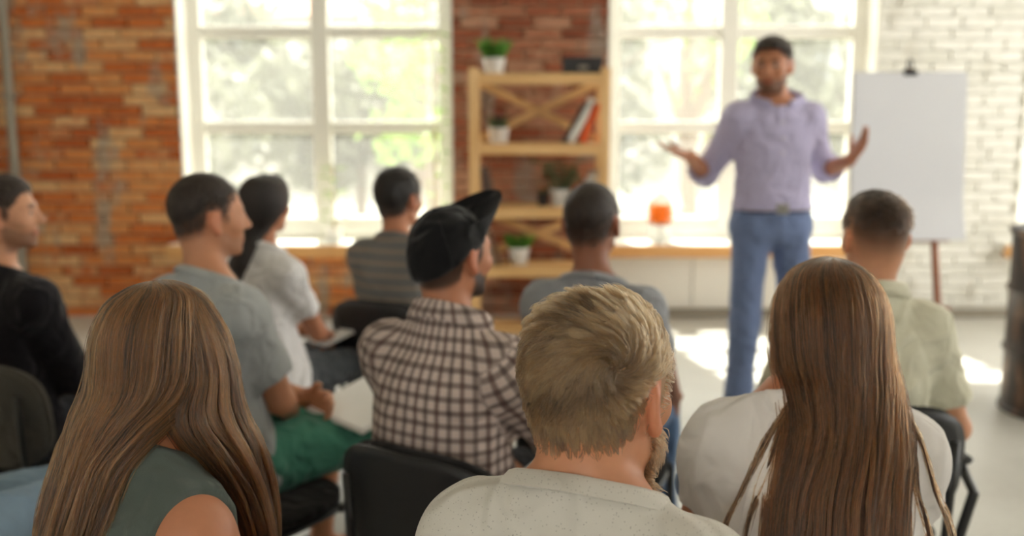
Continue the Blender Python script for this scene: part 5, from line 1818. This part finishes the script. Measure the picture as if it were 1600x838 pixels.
# ------------------------------------------------------------------ hair of the three people in front
# blond crop with a whorl, and the beard
J = J8
BL = (srgb(40, 28, 18), srgb(130, 102, 70))
WH = np.array([.058, -.066, .052])
def hairmask(nape, soft=.006):
    def f_(q):
        hl = np.interp(q[:, 1], HLY, HLZ) - nape * (q[:, 1] < -.02)
        ear = (np.abs(q[:, 0]) > .069) & (np.abs(q[:, 1] + .006) < .034) & (q[:, 2] < .034) & (q[:, 2] > -.05)
        return np.clip((q[:, 2] - hl) / soft, 0, 1) * ~ear * (np.linalg.norm(q - np.array([0, -.01, .03]), axis=1) < .135)
    return f_
def whorl_dir(q, nl, r, q0):
    away = q - WH
    away = away - nl * np.sum(away * nl, 1)[:, None]
    dist = np.linalg.norm(away, axis=1)[:, None] + 1e-6
    away = away / dist
    tang = np.cross(nl, away)
    a = np.radians(52) * np.exp(-(dist[:, 0] / .06) ** 2) + np.radians(14) + .38 * vnoise(q0, 60.0, 31, 2) + .22 * vnoise(q0, 190.0, 33, 1) + r.normal(0, .10, len(q))
    d = away * np.cos(a)[:, None] + tang * np.sin(a)[:, None]
    g = np.clip((.06 - q[:, 2]) / .12, 0, 1)[:, None] * .8
    dn = np.array([.12, 0, -1.0]) * np.ones_like(q)
    return d * (1 - g) + dn * g
top8 = lambda q: np.clip((q[:, 2] + .05) / .14, 0, 1)
surface_strands(J, hairmask(-.014, .024), whorl_dir, 26000, lambda q: .011 + .030 * top8(q), lambda q: .18 + .34 * top8(q) * (1 + .5 * vnoise(q, 60.0, 5, 1)), BL, .00042, MAT['strand_matte'], J['hairmesh'], 8, 6,
                clump=1500, shade=lambda q: .25 + .20 * vnoise(q, 85.0, 77, 2) + .16 * vnoise(q, 230.0, 79, 1))
def beardmask(q):
    bl = np.interp(q[:, 1], [-.02, .0, .02, .05, .075, .10], [-.02, -.02, -.025, -.045, -.05, -.046])
    ear = (np.abs(q[:, 0]) > .071) & (q[:, 1] < .028)
    return np.clip((bl - q[:, 2]) / .01, 0, 1) * (q[:, 1] > .010) * (q[:, 2] > -.114) * ~ear
surface_strands(J, beardmask, lambda q, nl, r, q0: np.array([0, .35, -1.0]) + r.normal(0, .35, q.shape), 7000, lambda q: .015 + 0 * q[:, 0], lambda q: 1.1 + 0 * q[:, 0],
                (srgb(46, 29, 18), srgb(120, 82, 50)), .00042, MAT['strand_matte'], J['root'], 9, 4, 'beard')

# short hair of the others: clipped strands over the solid hair
def crown_dir(q, nl, r, q0):
    away = q - np.array([0, -.05, .115])
    g = np.clip((.04 - q[:, 2]) / .08, 0, 1)[:, None]
    return away * (1 - g) * 8 + np.array([0, -.15, -1.0]) * g + r.normal(0, .18, q.shape)
for key, n_, ln, up, hm, cols in (('p10', 4200, (.007, .016), .095, .03, (HC['black'], HC['brown'])), ('p3', 3600, (.006, .007), .02, .03, (HC['black'], HC['dark'])),
                                  ('p5', 3600, (.012, .014), .0, .01, (HC['black'], HC['black'])), ('p7', 3200, (.004, .003), .0, .01, (HC['black'], HC['dark'])),
                                  ('p1', 3200, (.010, .014), .0, .02, (HC['dark'], HC['brown'])), ('p11', 3600, (.008, .018), .03, .03, (HC['black'], HC['dark']))):
    j_ = PEOPLE[key]
    surface_strands(j_, hairmask(-up, hm), crown_dir, n_, lambda q, a=ln: a[0] + a[1] * np.clip((q[:, 2] - .02) / .08, 0, 1), lambda q: .45 + .5 * np.clip((q[:, 2] - .02) / .08, 0, 1),
                    cols, .00075, MAT['strand_matte'], j_['hairmesh'], 40 + n_, 4, clump=500)

LIM = ([0, .12, .22, .34, 1.0], [1.0, 1.0, .80, .66, .60])
# very long straight brown hair (white tee)
ST9 = [(0, -.005, .131, .001, .014), (0, -.006, .122, .036, .048), (0, -.008, .098, .066, .084), (0, -.012, .050, .085, .108), (0, -.020, -.03, .093, .110), (0, -.058, -.08, .096, .088), (0, -.102, -.13, .100, .064),
       (-.006, -.138, -.18, .105, .056), (-.014, -.180, -.26, .108, .048), (-.020, -.198, -.34, .107, .044), (-.024, -.206, -.42, .102, .042), (-.026, -.210, -.50, .090, .038), (-.026, -.210, -.58, .068, .03)]
hair_bundle(J9, ST9, 9000, 26, (srgb(24, 13, 7), srgb(110, 66, 35)), .00042, MAT['strand'], MAT['hair_brown'], lim=([0, .1, .2, .3, .40, .5, 1.0], [1.0, 1.0, .82, .68, .56, .46, .46]), seed=9, wave=.006, clump=40, nt=60, nphi=70)
for k_, (x0_, x1_, sd) in enumerate(((-.085, -.150, 3), (-.09, -.185, 4), (.09, .165, 5), (.085, .13, 6))):
    hair_bundle(J9, [(x0_ * .9, -.06, -.02, .004, .008), (x0_, -.095, -.09, .004, .006), (x0_ * .6 + x1_ * .4, -.132, -.15, .004, .005), (x0_ * .3 + x1_ * .7, -.162, -.22, .0035, .004), (x1_, -.180, -.28, .003, .003), (x1_ * 1.02, -.186, -.34, .002, .002)],
        45, 18, (srgb(44, 25, 14), srgb(140, 90, 52)), .00042, MAT['strand'], MAT['hair_brown'], seed=sd, wave=.004, shell=.2, clump=4, name='hair_lock', end=(.7, 1.0), nphi=10, nt=24)
# long lighter hair falling behind and in front of the shoulder (denim vest)
C2 = (srgb(34, 20, 11), srgb(124, 80, 44))
ST2 = [(0, -.005, .131, .001, .012), (0, -.006, .122, .034, .044), (0, -.008, .098, .063, .078), (0, -.010, .050, .083, .098), (0, -.018, -.03, .094, .102), (-.002, -.058, -.08, .092, .086), (-.006, -.098, -.13, .090, .066),
       (-.008, -.128, -.18, .086, .056), (-.010, -.162, -.26, .082, .048), (-.012, -.174, -.34, .080, .044), (-.012, -.182, -.42, .076, .04), (-.018, -.192, -.50, .06, .035)]
hair_bundle(J2, ST2, 9000, 26, C2, .00042, MAT['strand'], MAT['hair_brown'], phi=(-180, 180), lim=([0, .12, .22, .34, .45, .55, 1.0], [1.0, 1.0, .86, .76, .62, .48, .48]), seed=2, wave=.005, clump=40, nt=60, nphi=70)
LK2 = [(.010, .015, .121, .002, .010), (.040, .028, .103, .010, .026), (.070, .032, .055, .016, .040), (.086, .034, -.01, .022, .048), (.092, .022, -.08, .032, .066), (.104, .048, -.15, .038, .060), (.104, .082, -.23, .032, .042), (.104, .102, -.32, .030, .030), (.098, .106, -.41, .024, .024), (.094, .104, -.48, .012, .015)]
hair_bundle(J2, LK2, 3200, 24, C2, .00042, MAT['strand'], MAT['hair_brown'], seed=12, wave=.006, shell=.3, clump=14, name='front_lock', end=(.78, 1.0), nphi=28)

# ------------------------------------------------------------------ the black cap
J = J6
def capframe(P):
    """cap tipped back on the head"""
    a = math.radians(16)
    Rc = np.array([[1, 0, 0], [0, math.cos(a), -math.sin(a)], [0, math.sin(a), math.cos(a)]])
    return J['hc'] + ((np.asarray(P) @ Rc.T) * J['hs']) @ J['R'].T
V, Q = [], []
nu, nv = 48, 14
cx, cy, cz = .0865, .1085, .1010
V = []
for j in range(nv + 1):
    ph = (math.pi / 2) * (j / nv)
    for i in range(nu):
        a = 2 * math.pi * i / nu
        k = math.cos(ph) ** .82
        low = -.034 * max(0, -math.sin(a)) * (1 - j / nv)
        V.append((cx * k * math.cos(a), -.012 + cy * k * math.sin(a), .022 + cz * math.sin(ph) ** .95 * 1.0 + low))
n0 = len(V)
for j in range(nv + 1):
    for i in range(nu):
        p = np.array(V[j * nu + i]); c0 = np.array([0, -.012, .022]); V.append(tuple(c0 + (p - c0) * .955 + (0, 0, -.001)))
for j in range(nv):
    for i in range(nu):
        l = (i + 1) % nu
        Q.append((j * nu + i, j * nu + l, (j + 1) * nu + l, (j + 1) * nu + i))
        Q.append((n0 + j * nu + i, n0 + (j + 1) * nu + i, n0 + (j + 1) * nu + l, n0 + j * nu + l))
for i in range(nu):
    l = (i + 1) % nu; Q.append((i, n0 + i, n0 + l, l))
cp = link('cap', mesh_np('cap', capframe(V), np.array(Q)), J['root'], MAT['cap'])
# brim
V, F = [], []
nr, na = 8, 22
for side in (0, 1):
    for j in range(nr + 1):
        for i in range(na + 1):
            a = math.radians(4 + 172 * i / na); t = j / nr
            x = cx * math.cos(a) * (.985 + .03 * t); y = -.012 + cy * math.sin(a) * .97 + t * .092 * math.sin(math.radians(180 * i / na)) ** .42
            z = .030 + t * .062 - .012 * (x / cx) ** 2 + (.0035 if side else 0)
            V.append((x, y, z))
n_ = (nr + 1) * (na + 1)
for j in range(nr):
    for i in range(na):
        a = j * (na + 1) + i
        F.append((a, a + na + 1, a + na + 2, a + 1)); F.append((n_ + a, n_ + a + 1, n_ + a + na + 2, n_ + a + na + 1))
for i in range(na):
    a = nr * (na + 1) + i; F.append((a, n_ + a, n_ + a + 1, a + 1))
MB().add(capframe(V), F).build('brim', MAT['cap'], cp, True)
MB().lathe([(.001, .006), (.006, .004), (.008, 0), (.001, -.002)], tuple(capframe([(0, -.012, .124)])[0]), 12).build('top_button', MAT['cap'], cp, True)
for k in range(6):
    a = 2 * math.pi * (k + .5) / 6
    P = []
    for j in range(12):
        ph = (math.pi / 2) * (j / 11); kk = math.cos(ph) ** .82 * 1.004
        low = -.034 * max(0, -math.sin(a)) * (1 - j / 11)
        P.append((cx * kk * math.cos(a), -.012 + cy * kk * math.sin(a), .022 + cz * math.sin(ph) ** .95 * 1.003 + low))
    MB().tube([tuple(p) for p in capframe(P)], .0016, 6).build('seam', MAT['cap'], cp, True)

# ------------------------------------------------------------------ papers and pen in their hands
def pad_at(name, c_, w_, d_, rz, tilt, label, mat_, roll=0.0):
    t = empty(name, tuple(c_), rz, label, 'notebook')
    Mx = Matrix.Rotation(tilt, 4, 'X') @ Matrix.Rotation(roll, 4, 'Y')
    MB().box((-w_ / 2, -d_ / 2, -.006), (w_ / 2, d_ / 2, 0), Mx, .001).build('cover', mat_, t)
    MB().box((-w_ / 2 + .006, -d_ / 2 + .006, 0), (w_ / 2 - .006, d_ / 2 - .006, .006), Mx, .001).build('page_block', MAT['paper'], t)
def rel(J, p):
    M_ = Matrix.Translation(J['root'].location) @ Matrix.Rotation(J['root'].rotation_euler[2], 4, 'Z') @ Matrix.Scale(J['sc'], 4)
    return M_ @ Vector(p)
j = PEOPLE['p4']; pad_at('notebook', rel(j, (.04, .40, .675)), .20, .28, j['root'].rotation_euler[2] - .3, .25, 'white notebook held by the person with the black ponytail', MAT['paper'])
j = PEOPLE['p3']; pad_at('notebook', rel(j, (.13, .42, .635)), .21, .28, j['root'].rotation_euler[2] + .2, .12, 'white notebook on the lap of the person in green shorts', MAT['paper'], .2)
j = PEOPLE['p6']; pad_at('notebook', rel(j, (.12, .43, .635)), .21, .29, j['root'].rotation_euler[2], .15, 'open white notebook on the lap of the person in the checked shirt', MAT['paper'])
a = rel(J6, J6['arms'][1]['wr'] + vnorm(J6['arms'][1]['hd']) * .09 + np.array([-.03, .01, 0]))
pn = empty('pen', tuple(a), 0, 'dark pen held by the person in the checked shirt', 'pen')
MB().tube([(-.01, -.02, -.06), (.012, .02, .085)], .005, 8).build('barrel', MAT['pot_dark'], pn, True)
MB().tube([(-.0145, -.028, -.078), (-.01, -.02, -.06)], [.001, .005], 8).build('tip', MAT['steel'], pn, True)
